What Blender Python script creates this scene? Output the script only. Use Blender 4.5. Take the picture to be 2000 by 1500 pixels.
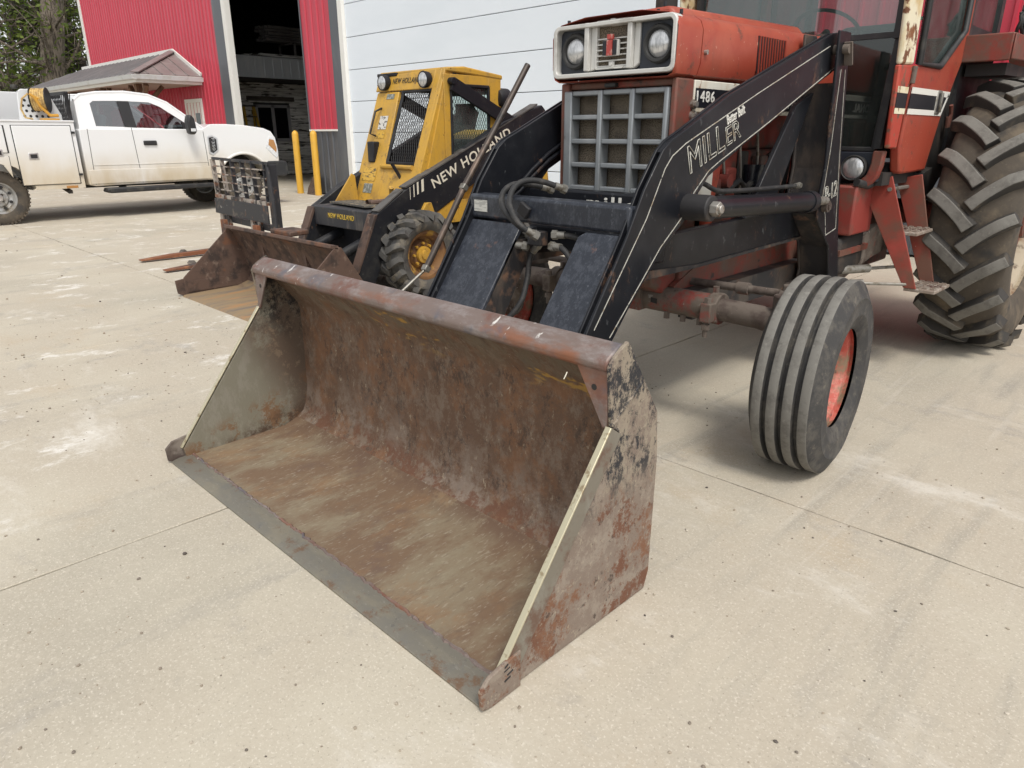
import bpy, bmesh, math, random
from mathutils import Vector, Matrix
random.seed(7)
D2R = math.radians
scene = bpy.context.scene
for o in list(bpy.data.objects): bpy.data.objects.remove(o)
COL = scene.collection

# ---------------------------------------------------------------- camera
cam_d = bpy.data.cameras.new('camera'); cam = bpy.data.objects.new('camera', cam_d); COL.objects.link(cam)
cam.location = (0, 0, 1.38)
cam.rotation_euler = (D2R(90 - 19.66), D2R(0.0), D2R(44.63))
cam_d.sensor_width = 36.0; cam_d.lens = 24.63; cam_d.clip_start = 0.05; cam_d.clip_end = 2000
scene.camera = cam
# ---------------------------------------------------------------- sky, sun, exposure
SUN_EL, SUN_AZ = 58.0, 118.0          # azimuth measured from +Y towards +X
world = bpy.data.worlds.new('World'); scene.world = world; world.use_nodes = True
wn = world.node_tree; wn.nodes.clear()
w_out = wn.nodes.new('ShaderNodeOutputWorld'); w_bg = wn.nodes.new('ShaderNodeBackground')
w_sky = wn.nodes.new('ShaderNodeTexSky'); w_sky.sky_type = 'NISHITA'; w_sky.sun_disc = False
w_sky.sun_elevation = D2R(SUN_EL); w_sky.sun_rotation = D2R(SUN_AZ)
w_sky.air_density = 1.0; w_sky.dust_density = 2.0; w_sky.ozone_density = 1.0
w_hs = wn.nodes.new('ShaderNodeHueSaturation'); w_hs.inputs['Saturation'].default_value = 0.12
wn.links.new(w_sky.outputs[0], w_hs.inputs['Color']); wn.links.new(w_hs.outputs[0], w_bg.inputs['Color'])
w_bg.inputs['Strength'].default_value = 0.15
wn.links.new(w_bg.outputs[0], w_out.inputs[0])
sd = bpy.data.lights.new('sun', 'SUN'); sun = bpy.data.objects.new('sun', sd); COL.objects.link(sun)
sd.energy = 1.5; sd.angle = D2R(15); sd.color = (1.0, 0.94, 0.84)
_d = Vector((math.sin(D2R(SUN_AZ)) * math.cos(D2R(SUN_EL)), math.cos(D2R(SUN_AZ)) * math.cos(D2R(SUN_EL)), math.sin(D2R(SUN_EL))))
sun.rotation_euler = _d.to_track_quat('Z', 'Y').to_euler(); sun.location = (0, 0, 40)
scene.view_settings.view_transform = 'Standard'; scene.view_settings.look = 'None'
scene.view_settings.exposure = 0.44; scene.view_settings.gamma = 1.0; scene.view_settings.use_curve_mapping = False

# ---------------------------------------------------------------- materials
def _new(name):
    m = bpy.data.materials.new(name); m.use_nodes = True
    nt = m.node_tree; nt.nodes.clear()
    out = nt.nodes.new('ShaderNodeOutputMaterial'); b = nt.nodes.new('ShaderNodeBsdfPrincipled')
    nt.links.new(b.outputs[0], out.inputs[0])
    return m, nt, b, out
def c4(c): return (c[0], c[1], c[2], 1)
class NB:
    def __init__(s, nt, world=False):
        s.nt = nt
        if world: s.P = nt.nodes.new('ShaderNodeNewGeometry').outputs['Position']
        else: s.P = nt.nodes.new('ShaderNodeTexCoord').outputs['Object']
    def link(s, a, b): s.nt.links.new(a, b)
    def noise(s, scale, st=(1, 1, 1), d=5, off=0, rough=.6, dist=0):
        mp = s.nt.nodes.new('ShaderNodeMapping'); mp.inputs['Scale'].default_value = st; mp.inputs['Location'].default_value = (off * 1.37, off * 2.11, off * .73)
        s.link(s.P, mp.inputs[0])
        n = s.nt.nodes.new('ShaderNodeTexNoise'); n.inputs['Scale'].default_value = scale; n.inputs['Detail'].default_value = d
        n.inputs['Roughness'].default_value = rough; n.inputs['Distortion'].default_value = dist
        s.link(mp.outputs[0], n.inputs['Vector']); return n.outputs['Fac']
    def rng(s, v, lo, hi, a=0., b=1., smooth=True):
        r = s.nt.nodes.new('ShaderNodeMapRange'); r.interpolation_type = 'SMOOTHSTEP' if smooth else 'LINEAR'
        for k, x in zip(('From Min', 'From Max', 'To Min', 'To Max'), (lo, hi, a, b)): r.inputs[k].default_value = x
        s.link(v, r.inputs['Value']); return r.outputs[0]
    def mul(s, a, b, op='MULTIPLY'):
        m = s.nt.nodes.new('ShaderNodeMath'); m.operation = op; m.use_clamp = op in ('MULTIPLY',)
        for i, x in enumerate((a, b)):
            if isinstance(x, (int, float)): m.inputs[i].default_value = x
            else: s.link(x, m.inputs[i])
        return m.outputs[0]
    def dot(s, n):
        v = s.nt.nodes.new('ShaderNodeVectorMath'); v.operation = 'DOT_PRODUCT'; s.link(s.P, v.inputs[0]); v.inputs[1].default_value = n
        return v.outputs['Value']
    def mix(s, f, a, b):
        m = s.nt.nodes.new('ShaderNodeMix'); m.data_type = 'RGBA'
        if isinstance(f, (int, float)): m.inputs[0].default_value = f
        else: s.link(f, m.inputs[0])
        for i, x in ((6, a), (7, b)):
            if isinstance(x, tuple): m.inputs[i].default_value = c4(x)
            else: s.link(x, m.inputs[i])
        return m.outputs[2]
def LY(col, s=5, lo=.5, hi=.7, st=(1, 1, 1), d=5, amt=1., off=0, gate=None, g2=None, rough=None, nr=.6, dist=0):
    return dict(col=col, s=s, lo=lo, hi=hi, st=st, d=d, amt=amt, off=off, gate=gate, g2=g2, rough=rough, nr=nr, dist=dist)
def M(name, base, layers=(), rough=.6, metal=0., bump=None, coat=0., world=False, spec=.5, bump2=None, var=.0, root=(0, 0, 0), emit=None):
    m, nt, b, out = _new(name); nb = NB(nt, world)
    col = base; rg = rough
    def pick(c):
        return c
    for i, L in enumerate(layers):
        f = nb.rng(nb.noise(L['s'], L['st'], L['d'], L['off'] + i * 3.1, L['nr'], L['dist']), L['lo'], L['hi'], 0, L['amt'])
        for g in (L['gate'], L['g2']):
            if g:   # (nx,ny,nz,a,b): 0 at a, 1 at b, in world metres
                sh = g[0] * root[0] + g[1] * root[1] + g[2] * root[2]
                gn = nb.mul(nb.dot(g[:3]), nb.mul(nb.noise(7, off=i + 40), .0), 'ADD') if False else nb.dot(g[:3])
                wob = nb.mul(nb.mul(nb.noise(6, d=4, off=i + 9), .5, 'SUBTRACT'), abs(g[4] - g[3]) * .9, 'MULTIPLY') if False else None
                f = nb.mul(f, nb.rng(gn, g[3] - sh, g[4] - sh))
        col = nb.mix(f, col, L['col'])
        if L['rough'] is not None:
            mm = nt.nodes.new('ShaderNodeMix'); nb.link(f, mm.inputs[0])
            if isinstance(rg, (int, float)): mm.inputs[2].default_value = rg
            else: nb.link(rg, mm.inputs[2])
            mm.inputs[3].default_value = L['rough']; rg = mm.outputs[0]
    if var:
        oi = nt.nodes.new('ShaderNodeObjectInfo'); hs = nt.nodes.new('ShaderNodeHueSaturation')
        nb.link(nb.rng(oi.outputs['Random'], 0, 1, 1 - var, 1 + var, False), hs.inputs['Value'])
        if isinstance(col, tuple): hs.inputs['Color'].default_value = c4(col)
        else: nb.link(col, hs.inputs['Color'])
        col = hs.outputs[0]
    if isinstance(col, tuple): b.inputs['Base Color'].default_value = c4(col)
    else: nb.link(col, b.inputs['Base Color'])
    if isinstance(rg, (int, float)): b.inputs['Roughness'].default_value = rg
    else: nb.link(rg, b.inputs['Roughness'])
    b.inputs['Metallic'].default_value = metal; b.inputs['Specular IOR Level'].default_value = spec
    b.inputs['Coat Weight'].default_value = coat; b.inputs['Coat Roughness'].default_value = .12
    prev = None
    for bp in (bump, bump2):
        if bp:
            bn = nt.nodes.new('ShaderNodeBump'); bn.inputs['Strength'].default_value = bp[1]; bn.inputs['Distance'].default_value = bp[2] if len(bp) > 2 else .01
            nb.link(nb.noise(bp[0], bp[3] if len(bp) > 3 else (1, 1, 1), 6, 17), bn.inputs['Height'])
            if prev: nb.link(prev, bn.inputs['Normal'])
            prev = bn.outputs[0]
    if prev: nb.link(prev, b.inputs['Normal'])
    return m
def glass(name, tint=(.75, .82, .8), gloss=.05, rough=.02, dust=.0, dustcol=(.35, .33, .28), ior=1.5):
    m, nt, b, out = _new(name); nb = NB(nt); nt.nodes.remove(b)
    tr = nt.nodes.new('ShaderNodeBsdfTransparent'); tr.inputs[0].default_value = c4(tint)
    gl = nt.nodes.new('ShaderNodeBsdfGlossy'); gl.inputs['Roughness'].default_value = rough
    fr = nt.nodes.new('ShaderNodeFresnel'); fr.inputs[0].default_value = ior
    f = nb.mul(fr.outputs[0], gloss, 'ADD')
    mx = nt.nodes.new('ShaderNodeMixShader'); nb.link(f, mx.inputs[0]); nb.link(tr.outputs[0], mx.inputs[1]); nb.link(gl.outputs[0], mx.inputs[2])
    res = mx
    if dust:
        df = nt.nodes.new('ShaderNodeBsdfDiffuse'); df.inputs[0].default_value = c4(dustcol)
        mx2 = nt.nodes.new('ShaderNodeMixShader'); nb.link(nb.rng(nb.noise(6, d=6), .3, .8, dust * .3, dust), mx2.inputs[0])
        nb.link(mx.outputs[0], mx2.inputs[1]); nb.link(df.outputs[0], mx2.inputs[2]); res = mx2
    nb.link(res.outputs[0], out.inputs[0]); return m

# ---------------------------------------------------------------- mesh helpers
class MB:
    def __init__(s): s.v = []; s.f = []; s.mi = []; s.cur = 0
    def add(s, vs, fs):
        o = len(s.v); s.v += [Vector(v) for v in vs]
        for f in fs: s.f.append([i + o for i in f]); s.mi.append(s.cur)
        return s
    def box(s, c, d, R=None):
        c = Vector(c); vs = []
        for x in (-.5, .5):
            for y in (-.5, .5):
                for z in (-.5, .5):
                    p = Vector((x * d[0], y * d[1], z * d[2])); vs.append(c + (R @ p if R else p))
        return s.add(vs, [(0, 1, 3, 2), (4, 6, 7, 5), (0, 4, 5, 1), (2, 3, 7, 6), (0, 2, 6, 4), (1, 5, 7, 3)])
    def bb(s, a, b): return s.box([(a[i] + b[i]) / 2 for i in range(3)], [abs(b[i] - a[i]) for i in range(3)])
    def prism(s, poly, ax, a, b, poly2=None):
        n = len(poly); vs = []
        for t, pl in ((a, poly), (b, poly2 or poly)):
            for p, q in pl:
                vs.append((t, p, q) if ax == 'x' else (p, t, q) if ax == 'y' else (p, q, t))
        fs = [tuple(range(n)), tuple(range(2 * n - 1, n - 1, -1))]
        for i in range(n): j = (i + 1) % n; fs.append((i, j, n + j, n + i))
        return s.add(vs, fs)
    def tube(s, pts, r, n=10, cap=True, flat=None):
        pts = [Vector(p) for p in pts]; k = len(pts); vs = []
        rs = r if isinstance(r, (list, tuple)) else [r] * k
        t0 = (pts[1] - pts[0]).normalized(); up = Vector((0, 0, 1)) if abs(t0.z) < .9 else Vector((1, 0, 0))
        u = t0.cross(up).normalized()
        for i in range(k):
            t = (pts[min(i + 1, k - 1)] - pts[max(i - 1, 0)]).normalized()
            u = (u - t * u.dot(t)).normalized(); w = t.cross(u)
            for j in range(n):
                a = 2 * math.pi * (j + .5) / n; vs.append(pts[i] + (u * math.cos(a) + w * math.sin(a)) * rs[i])
        fs = []
        for i in range(k - 1):
            for j in range(n): jj = (j + 1) % n; fs.append((i * n + j, i * n + jj, (i + 1) * n + jj, (i + 1) * n + j))
        if cap: fs += [tuple(range(n - 1, -1, -1)), tuple(range((k - 1) * n, k * n))]
        return s.add(vs, fs)
    def cyl(s, a, b, r, n=16): return s.tube([a, b], r, n)
    def lathe(s, prof, n, c=(0, 0, 0), ax='x', cap=False, mats=None):
        vs = []; fs = []; k = len(prof); c = Vector(c); ms = []
        for j in range(n):
            a = 2 * math.pi * j / n; ca, sa = math.cos(a), math.sin(a)
            for t, r in prof:
                p = (t, r * ca, r * sa) if ax == 'x' else (r * ca, t, r * sa) if ax == 'y' else (r * ca, r * sa, t)
                vs.append(c + Vector(p))
        for j in range(n):
            jj = (j + 1) % n
            for i in range(k - 1): fs.append((j * k + i, j * k + i + 1, jj * k + i + 1, jj * k + i)); ms.append(mats[i] if mats else s.cur)
        if cap:
            fs.append(tuple(j * k for j in range(n))); fs.append(tuple(j * k + k - 1 for j in range(n))); ms += [s.cur, s.cur]
        o = len(s.v); s.v += vs
        for f in fs: s.f.append([i + o for i in f])
        s.mi += ms; return s
    def beam(s, a, b, w, h, up=(0, 0, 1)):     # rectangular bar from a to b
        a = Vector(a); b = Vector(b); t = (b - a); L = t.length; t.normalize(); u = t.cross(Vector(up)).normalized(); v = u.cross(t)
        R = Matrix((t, u, v)).transposed(); return s.box((a + b) / 2, (L, w, h), R)
    def strip(s, pts, w, nrm, th=.002):        # flat painted line along a polyline
        nrm = Vector(nrm)
        for p, q in zip(pts[:-1], pts[1:]): s.beam(p, q, w, th, up=nrm)
        return s
    def build(s, name, mats, parent=None, smooth=38, bevel=0, seg=2, kind=None, label=None, recalc=True, loc=None):
        sh = Vector((0, 0, 0)); r = parent
        while r is not None:
            if r.parent is None: sh = Vector(r.get('_off', (0, 0, 0)))
            r = r.parent
        me = bpy.data.meshes.new(name); me.from_pydata([v - sh for v in s.v], [], s.f)
        for m in (mats if isinstance(mats, (list, tuple)) else [mats]): me.materials.append(m)
        if len(me.materials) > 1: me.polygons.foreach_set('material_index', s.mi)
        if recalc:
            bm = bmesh.new(); bm.from_mesh(me); bmesh.ops.recalc_face_normals(bm, faces=bm.faces); bm.to_mesh(me); bm.free()
        if smooth: me.shade_smooth(); me.set_sharp_from_angle(angle=D2R(smooth))
        o = bpy.data.objects.new(name, me); COL.objects.link(o)
        if parent: o.parent = parent
        if loc: o.location = loc
        if bevel:
            bv = o.modifiers.new('bevel', 'BEVEL'); bv.width = bevel; bv.segments = seg; bv.limit_method = 'ANGLE'; bv.angle_limit = D2R(35); bv.harden_normals = False
        if kind: o['kind'] = kind
        if label: o['label'] = label
        return o
def thing(name, label, cat, loc=(0, 0, 0), rz=0, group=None, off=True):
    o = bpy.data.objects.new(name, None); COL.objects.link(o); o.location = loc; o.rotation_euler = (0, 0, rz); o.empty_display_size = .2
    o['label'] = label; o['category'] = cat
    if group: o['group'] = group
    o['_off'] = tuple(loc) if off else (0., 0., 0.)
    return o
def tag(o, label, cat, group=None):
    o['label'] = label; o['category'] = cat
    if group: o['group'] = group
    return o
def inst(name, me, parent, loc=(0, 0, 0), rot=(0, 0, 0), sc=(1, 1, 1), bevel=0):
    o = bpy.data.objects.new(name, me); COL.objects.link(o); o.parent = parent; o.location = loc; o.rotation_euler = rot; o.scale = sc
    if bevel:
        bv = o.modifiers.new('bevel', 'BEVEL'); bv.width = bevel; bv.segments = 1; bv.limit_method = 'ANGLE'
    return o
def text(name, body, mat, parent, o0, xd, yd, W=None, H=None, ext=.0015, outline=0, bold=.0, shear=0, spacing=1.0):
    cu = bpy.data.curves.new(name, 'FONT'); cu.body = body; cu.size = 1; cu.shear = shear; cu.space_character = spacing
    if outline: cu.fill_mode = 'NONE'; cu.bevel_depth = outline; cu.bevel_resolution = 0; cu.resolution_u = 4
    else: cu.extrude = .01; cu.offset = bold; cu.resolution_u = 4
    ob = bpy.data.objects.new(name, cu); COL.objects.link(ob)
    bpy.context.view_layer.update(); dg = bpy.context.evaluated_depsgraph_get()
    me = bpy.data.meshes.new_from_object(ob.evaluated_get(dg)); bpy.data.objects.remove(ob)
    xs = [v.co.x for v in me.vertices]; ys = [v.co.y for v in me.vertices]
    x0, x1, y0, y1 = min(xs), max(xs), min(ys), max(ys)
    sx = W / (x1 - x0) if W else None; sy = H / (y1 - y0) if H else None
    sx = sx or sy; sy = sy or sx
    xd = Vector(xd).normalized(); yd = Vector(yd); yd = (yd - xd * yd.dot(xd)).normalized(); zd = xd.cross(yd); o0 = Vector(o0)
    sh = Vector((0, 0, 0)); r = parent
    while r is not None:
        if r.parent is None: sh = Vector(r.get('_off', (0, 0, 0)))
        r = r.parent
    for v in me.vertices:
        z = v.co.z / .01 * ext if not outline else v.co.z * sy
        v.co = o0 + xd * (v.co.x - x0) * sx + yd * (v.co.y - y0) * sy + zd * z - sh
    me.materials.clear(); me.materials.append(mat)
    o = bpy.data.objects.new(name, me); COL.objects.link(o); o.parent = parent
    return o
# ================================================================ ground
m_conc = M('concrete', (.445, .398, .322), [
    LY((.50, .46, .375), s=.8, lo=.42, hi=.68, amt=.8, d=8),
    LY((.365, .335, .275), s=.55, lo=.50, hi=.70, amt=.7, off=4, st=(1, .6, 1), d=8),
    LY((.45, .35, .235), s=1.1, lo=.54, hi=.74, amt=.55, off=11, d=10, nr=.7),
    LY((.29, .272, .245), s=1.5, lo=.55, hi=.74, amt=.6, off=21, st=(1.6, .45, 1), d=9, nr=.7),
    LY((.30, .282, .245), s=9, lo=.50, hi=.72, amt=.6, off=31, st=(1, .10, 1), gate=(1, 0, 0, -2.7, -1.6), g2=(0, 1, 0, .9, 2.0)),
    LY((.55, .515, .45), s=16, lo=.60, hi=.68, amt=.3, off=36, st=(1, .04, 1), gate=(1, 0, 0, -2.7, -1.6), g2=(0, 1, 0, 1.2, 2.2)),
    LY((.68, .655, .60), s=1.1, lo=.53, hi=.70, amt=.6, off=58, st=(.8, 1.5, 1), d=12, nr=.78),
    LY((.76, .745, .71), s=2.0, lo=.54, hi=.66, amt=.8, off=77, st=(1.5, .9, 1), d=12, nr=.78, gate=(1, 0, 0, -2.4, -3.2)),
    LY((.30, .28, .255), s=2.6, lo=.56, hi=.68, amt=.5, off=93, st=(.7, 1.2, 1), d=12, nr=.75),
    LY((.53, .485, .405), s=48, lo=.5, hi=.66, amt=.6, off=7, d=6, nr=.8),
    LY((.26, .23, .185), s=115, lo=.60, hi=.69, amt=.4, off=3, d=3),
    LY((.64, .595, .51), s=125, lo=.575, hi=.66, amt=.6, off=5, d=3),
    LY((.29, .255, .205), s=36, lo=.59, hi=.68, amt=.35, off=25, d=8, nr=.85)],
    rough=.86, bump=(110, .22, .005), bump2=(7, .10, .02), world=True, spec=.3)
m_soil = M('soil', (.10, .085, .055), [LY((.16, .14, .09), s=3, lo=.4, hi=.7)], rough=.95, world=True)
m_grass = M('grass', (.075, .115, .03), [LY((.12, .15, .05), s=2, lo=.4, hi=.7), LY((.16, .13, .07), s=.5, lo=.5, hi=.7)], rough=.9, world=True)
bm = MB(); bm.add([(-400, -400, -.10), (400, -400, -.10), (400, 400, -.10), (-400, 400, -.10)], [(0, 1, 2, 3)])
ground = bm.build('ground', m_soil, smooth=0); ground['kind'] = 'structure'
bm = MB(); bm.add([(-400, -60, -.03), (-40.1, -60, -.03), (-40.1, 200, -.03), (-400, 200, -.03)], [(0, 1, 2, 3)])
lawn = bm.build('lawn', m_grass, smooth=0); lawn['kind'] = 'structure'
XP, YP = 2.80, 5.5; XJ, YJ = -2.50, 2.52
yard = bpy.data.objects.new('concrete_yard', None); COL.objects.link(yard); yard['kind'] = 'structure'; yard.location = (0, 0, 0)
sm = MB(); g = .0026
nx, ny = 14, 27                               # slab top with slightly chipped edges
rs = random.Random(3)
def slab_mesh(k):
    m = MB(); w, d = XP - 2 * g, YP - 2 * g
    ring = []
    def jit(): return rs.random() ** 4 * .009
    for i in range(nx): ring.append((-w / 2 + w * i / nx, -d / 2 + jit()))
    for i in range(ny): ring.append((w / 2 - jit(), -d / 2 + d * i / ny))
    for i in range(nx): ring.append((w / 2 - w * i / nx, d / 2 - jit()))
    for i in range(ny): ring.append((-w / 2 + jit(), d / 2 - d * i / ny))
    n = len(ring)
    inn = [(x * (1 - .004 / abs(w / 2)), y * (1 - .004 / (d / 2))) for x, y in ring]
    vs = [(x, y, -.09) for x, y in ring] + [(x, y, -.003) for x, y in ring] + [(x, y, 0) for x, y in inn]
    fs = [tuple(range(2 * n, 3 * n))]
    for i in range(n):
        j = (i + 1) % n; fs += [(i, j, n + j, n + i), (n + i, n + j, 2 * n + j, 2 * n + i)]
    m.add(vs, fs); o = m.build('concrete_slab', m_conc, smooth=30); me = o.data; bpy.data.objects.remove(o); return me
slabs = [slab_mesh(k) for k in range(4)]
for i in range(-13, 5):
    for j in range(-2, 4):
        cx, cy = XJ + (i + .5) * XP, YJ + (j + .5) * YP
        inst('concrete_slab', slabs[(i * 7 + j * 3) % 4], yard, (cx, cy, 0), (0, 0, math.pi * ((i + j) % 2)))
# loose gravel on the slabs
def stones(n, region, smin, smax, seed, clump=.5):
    r = random.Random(seed); m = MB()
    t = (1 + 5 ** .5) / 2
    iv = [Vector(p).normalized() for p in ((-1, t, 0), (1, t, 0), (-1, -t, 0), (1, -t, 0), (0, -1, t), (0, 1, t), (0, -1, -t), (0, 1, -t), (t, 0, -1), (t, 0, 1), (-t, 0, -1), (-t, 0, 1))]
    fc = [(0, 11, 5), (0, 5, 1), (0, 1, 7), (0, 7, 10), (0, 10, 11), (1, 5, 9), (5, 11, 4), (11, 10, 2), (10, 7, 6), (7, 1, 8), (3, 9, 4), (3, 4, 2), (3, 2, 6), (3, 6, 8), (3, 8, 9), (4, 9, 5), (2, 4, 11), (6, 2, 10), (8, 6, 7), (9, 8, 1)]
    cl = [(r.uniform(region[0], region[1]), r.uniform(region[2], region[3])) for _ in range(40)]
    for _ in range(n):
        if r.random() < clump: c = r.choice(cl); x, y = r.gauss(c[0], .35), r.gauss(c[1], .35)
        else: x, y = r.uniform(region[0], region[1]), r.uniform(region[2], region[3])
        s = smin + (smax - smin) * r.random() ** 3.5
        sx, sy, sz = s * r.uniform(.7, 1.3), s * r.uniform(.7, 1.3), s * r.uniform(.4, .8); a = r.random() * 6.3; ca, sa = math.cos(a), math.sin(a)
        vs = []
        for p in iv:
            k = r.uniform(.8, 1.15); px, py, pz = p.x * sx * k, p.y * sy * k, p.z * sz * k
            vs.append((x + px * ca - py * sa, y + px * sa + py * ca, pz + sz * .7))
        m.add(vs, fc)
    return m
m_peb, nt, b, _o = _new('pebble')
gi = nt.nodes.new('ShaderNodeNewGeometry'); cr = nt.nodes.new('ShaderNodeValToRGB'); nt.links.new(gi.outputs['Random Per Island'], cr.inputs[0])
els = cr.color_ramp.elements; els[0].color = (.07, .06, .055, 1); els[1].color = (.55, .5, .42, 1)
for p, c in ((.15, (.17, .145, .12, 1)), (.45, (.30, .25, .19, 1)), (.75, (.40, .35, .28, 1))): e = els.new(p); e.color = c
nt.links.new(cr.outputs[0], b.inputs['Base Color']); b.inputs['Roughness'].default_value = .8
gm = stones(4200, (-6.5, .2, .1, 3.4), .0010, .0060, 5, .65)
gm2 = stones(500, (-15, -4.5, -1.5, 3.2), .002, .011, 6); gm.add(gm2.v, gm2.f)
gv = gm.build('loose_gravel', m_peb, smooth=0, kind='stuff', recalc=False); gv['label'] = 'small dark and tan pebbles scattered over the concrete'
# a few larger stones one can point at
m_stone = M('dark_stone', (.09, .075, .065), [LY((.2, .17, .14), s=30, lo=.5, hi=.7)], rough=.8)
for k, (x, y, s, lb) in enumerate([(-2.285, .692, .0125, 'dark flat pebble on concrete near the bucket cutting edge'), (-8.02, 3.05, .045, 'brown stone on concrete between the two fork tines'), (-8.9, 3.3, .045, 'grey stone on concrete behind the fork tines')]):
    sm_ = stones(1, (x, x + 1e-4, y, y + 1e-4), s, s + 1e-4, 20 + k, 0); o = sm_.build('stone', m_stone, smooth=50); tag(o, lb, 'stone')
    sd_ = sum((v for v in sm_.v), Vector()) / len(sm_.v); sd_.z = 0
    for v in o.data.vertices: v.co -= sd_
    o.location = sd_

# ================================================================ building
WY = 9.256
m_red = M('red_cladding', (.47, .030, .055), [LY((.53, .05, .085), s=.7, lo=.4, hi=.7, st=(1, 1, .3)), LY((.36, .022, .04), s=3, lo=.55, hi=.8, st=(1, 1, .15), amt=.5), LY((.42, .20, .17), s=6, lo=.35, hi=.7, amt=.45, gate=(0, 0, 1, .9, .1))], rough=.38, coat=.15)
m_wgrey = M('grey_cladding', (.085, .092, .105), [LY((.13, .135, .145), s=2, lo=.5, hi=.75, st=(1, 1, .3))], rough=.4, coat=.1)
m_wtrim = M('white_trim', (.78, .77, .73), [LY((.62, .59, .52), s=4, lo=.55, hi=.75, st=(1, 1, .2), amt=.6)], rough=.5)
m_door = M('white_door_steel', (.76, .815, .875), [LY((.71, .77, .83), s=1.2, lo=.45, hi=.7, st=(.3, 1, 1), amt=.7)], rough=.45, bump=(14, .25, .004, (.02, 1, 3)))
m_seam = M('dark_seam', (.05, .05, .055), rough=.8)
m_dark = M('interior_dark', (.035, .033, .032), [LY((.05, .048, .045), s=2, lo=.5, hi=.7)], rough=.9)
m_galv = M('galvanised_fascia', (.55, .575, .60), [LY((.64, .65, .66), s=3, lo=.45, hi=.7, st=(1, 1, .2))], rough=.45, metal=.3)
m_board = M('weathered_board', (.70, .68, .64), [LY((.05, .045, .04), s=5, lo=.53, hi=.62, st=(1, .35, 2.5), d=8), LY((.10, .085, .07), s=12, lo=.5, hi=.68, st=(1, .15, 3), d=6, amt=.8), LY((.48, .46, .43), s=3, lo=.55, hi=.7, amt=.6, st=(1, .5, 1))], rough=.9, var=.15, world=True)
bld = thing('workshop_building', 'red steel clad workshop with white overhead door and open dark doorway', 'building', (-16, WY, 0))
def rib_panel(width, z0, z1, pitch=.2286, face=.026):
    m = MB(); pr = []; n = max(1, int(round(width / pitch))); pt = width / n
    for i in range(n):
        x = i * pt; pr += [(x, 0), (x + pt * .70, 0), (x + pt * .78, -face), (x + pt * .90, -face), (x + pt * .98, 0)]
        # two minor ribs
        pr[-5:] = [(x, 0), (x + pt * .22, 0), (x + pt * .25, -.003), (x + pt * .30, -.003), (x + pt * .33, 0), (x + pt * .70, 0), (x + pt * .77, -face), (x + pt * .91, -face), (x + pt * .98, 0)]
    pr.append((width, 0)); k = len(pr)
    m.add([(x, y, z0) for x, y in pr] + [(x, y, z1) for x, y in pr], [(i, i + 1, k + i + 1, k + i) for i in range(k - 1)])
    o = m.build('cladding_panel', m_red, smooth=20); me = o.data; bpy.data.objects.remove(o); return me
def clad(xa, xb, z0, z1, mat, name='cladding_panel', w=.9144):
    n = max(1, int(round((xb - xa) / w))); pw = (xb - xa) / n
    me = rib_panel(pw - .001, z0, z1); me.materials.clear(); me.materials.append(mat)
    for i in range(n): inst(name, me, bld, (xa + i * pw + 16, 0, 0))
TOP = 6.4
clad(-31.05, -20.28, 0.03, TOP, m_red)
clad(-15.86, -14.64, 1.47, TOP, m_red, w=1.3)
clad(-15.86, -14.64, 0.03, 1.44, m_wgrey, w=1.3)
clad(-4.55, 1.6, 1.47, TOP, m_red)
clad(-4.55, 1.6, 0.03, 1.44, m_wgrey)
clad(-19.45, -15.9, 5.6, TOP, m_red); clad(-14.1, -4.7, 5.3, TOP, m_red)
tm = MB(); tm.bb((-31.2, WY - .03, 0), (-31.0, WY + .12, TOP)); tm.build('corner_trim', m_wtrim, bld)
for xa, xb in ((-15.86, -14.64), (-4.55, 1.6)):
    tm = MB(); tm.bb((xa, WY - .045, 1.435), (xb, WY + .01, 1.475)); tm.build('wainscot_trim', m_wtrim, bld)
for xa, xb, nm in ((-20.28, -19.70, 'grey_jamb'), (-14.64, -14.28, 'grey_jamb'), (-4.75, -4.55, 'grey_jamb')):
    tm = MB(); tm.bb((xa, WY - .03, 0), (xb, WY + .12, 5.62)); tm.build(nm, m_wgrey, bld)
for xa, xb in ((-19.70, -19.50), (-14.28, -14.13)):
    tm = MB(); tm.bb((xa, WY - .05, 0), (xb, WY + .10, 5.6)); tm.build('white_jamb', m_wtrim, bld)
tm = MB(); tm.bb((-15.89, WY - .022, 0), (-15.855, WY + .16, 5.6)); tm.build('edge_trim', m_wgrey, bld)
# overhead door: separate sections
SEC = .633
dm = MB(); dm.bb((-14.13, WY + .03, .006), (-4.75, WY + .08, SEC - .006)); dmo = dm.build('door_section', m_door, smooth=0); dme = dmo.data; bpy.data.objects.remove(dmo)
for v in dme.vertices: v.co -= Vector((-16, WY, 0))
dr = bpy.data.objects.new('overhead_door', MB().bb((-14.13, WY + .085, 0), (-4.75, WY + .12, 5.3)).build('overhead_door', m_seam, bld, smooth=0).data)
odoor = [o for o in COL.objects if o.name.startswith('overhead_door')][0]; bpy.data.objects.remove(dr)
for k in range(8): inst('door_section', dme, odoor, (0, 0, k * SEC + .14), bevel=.005)
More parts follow.
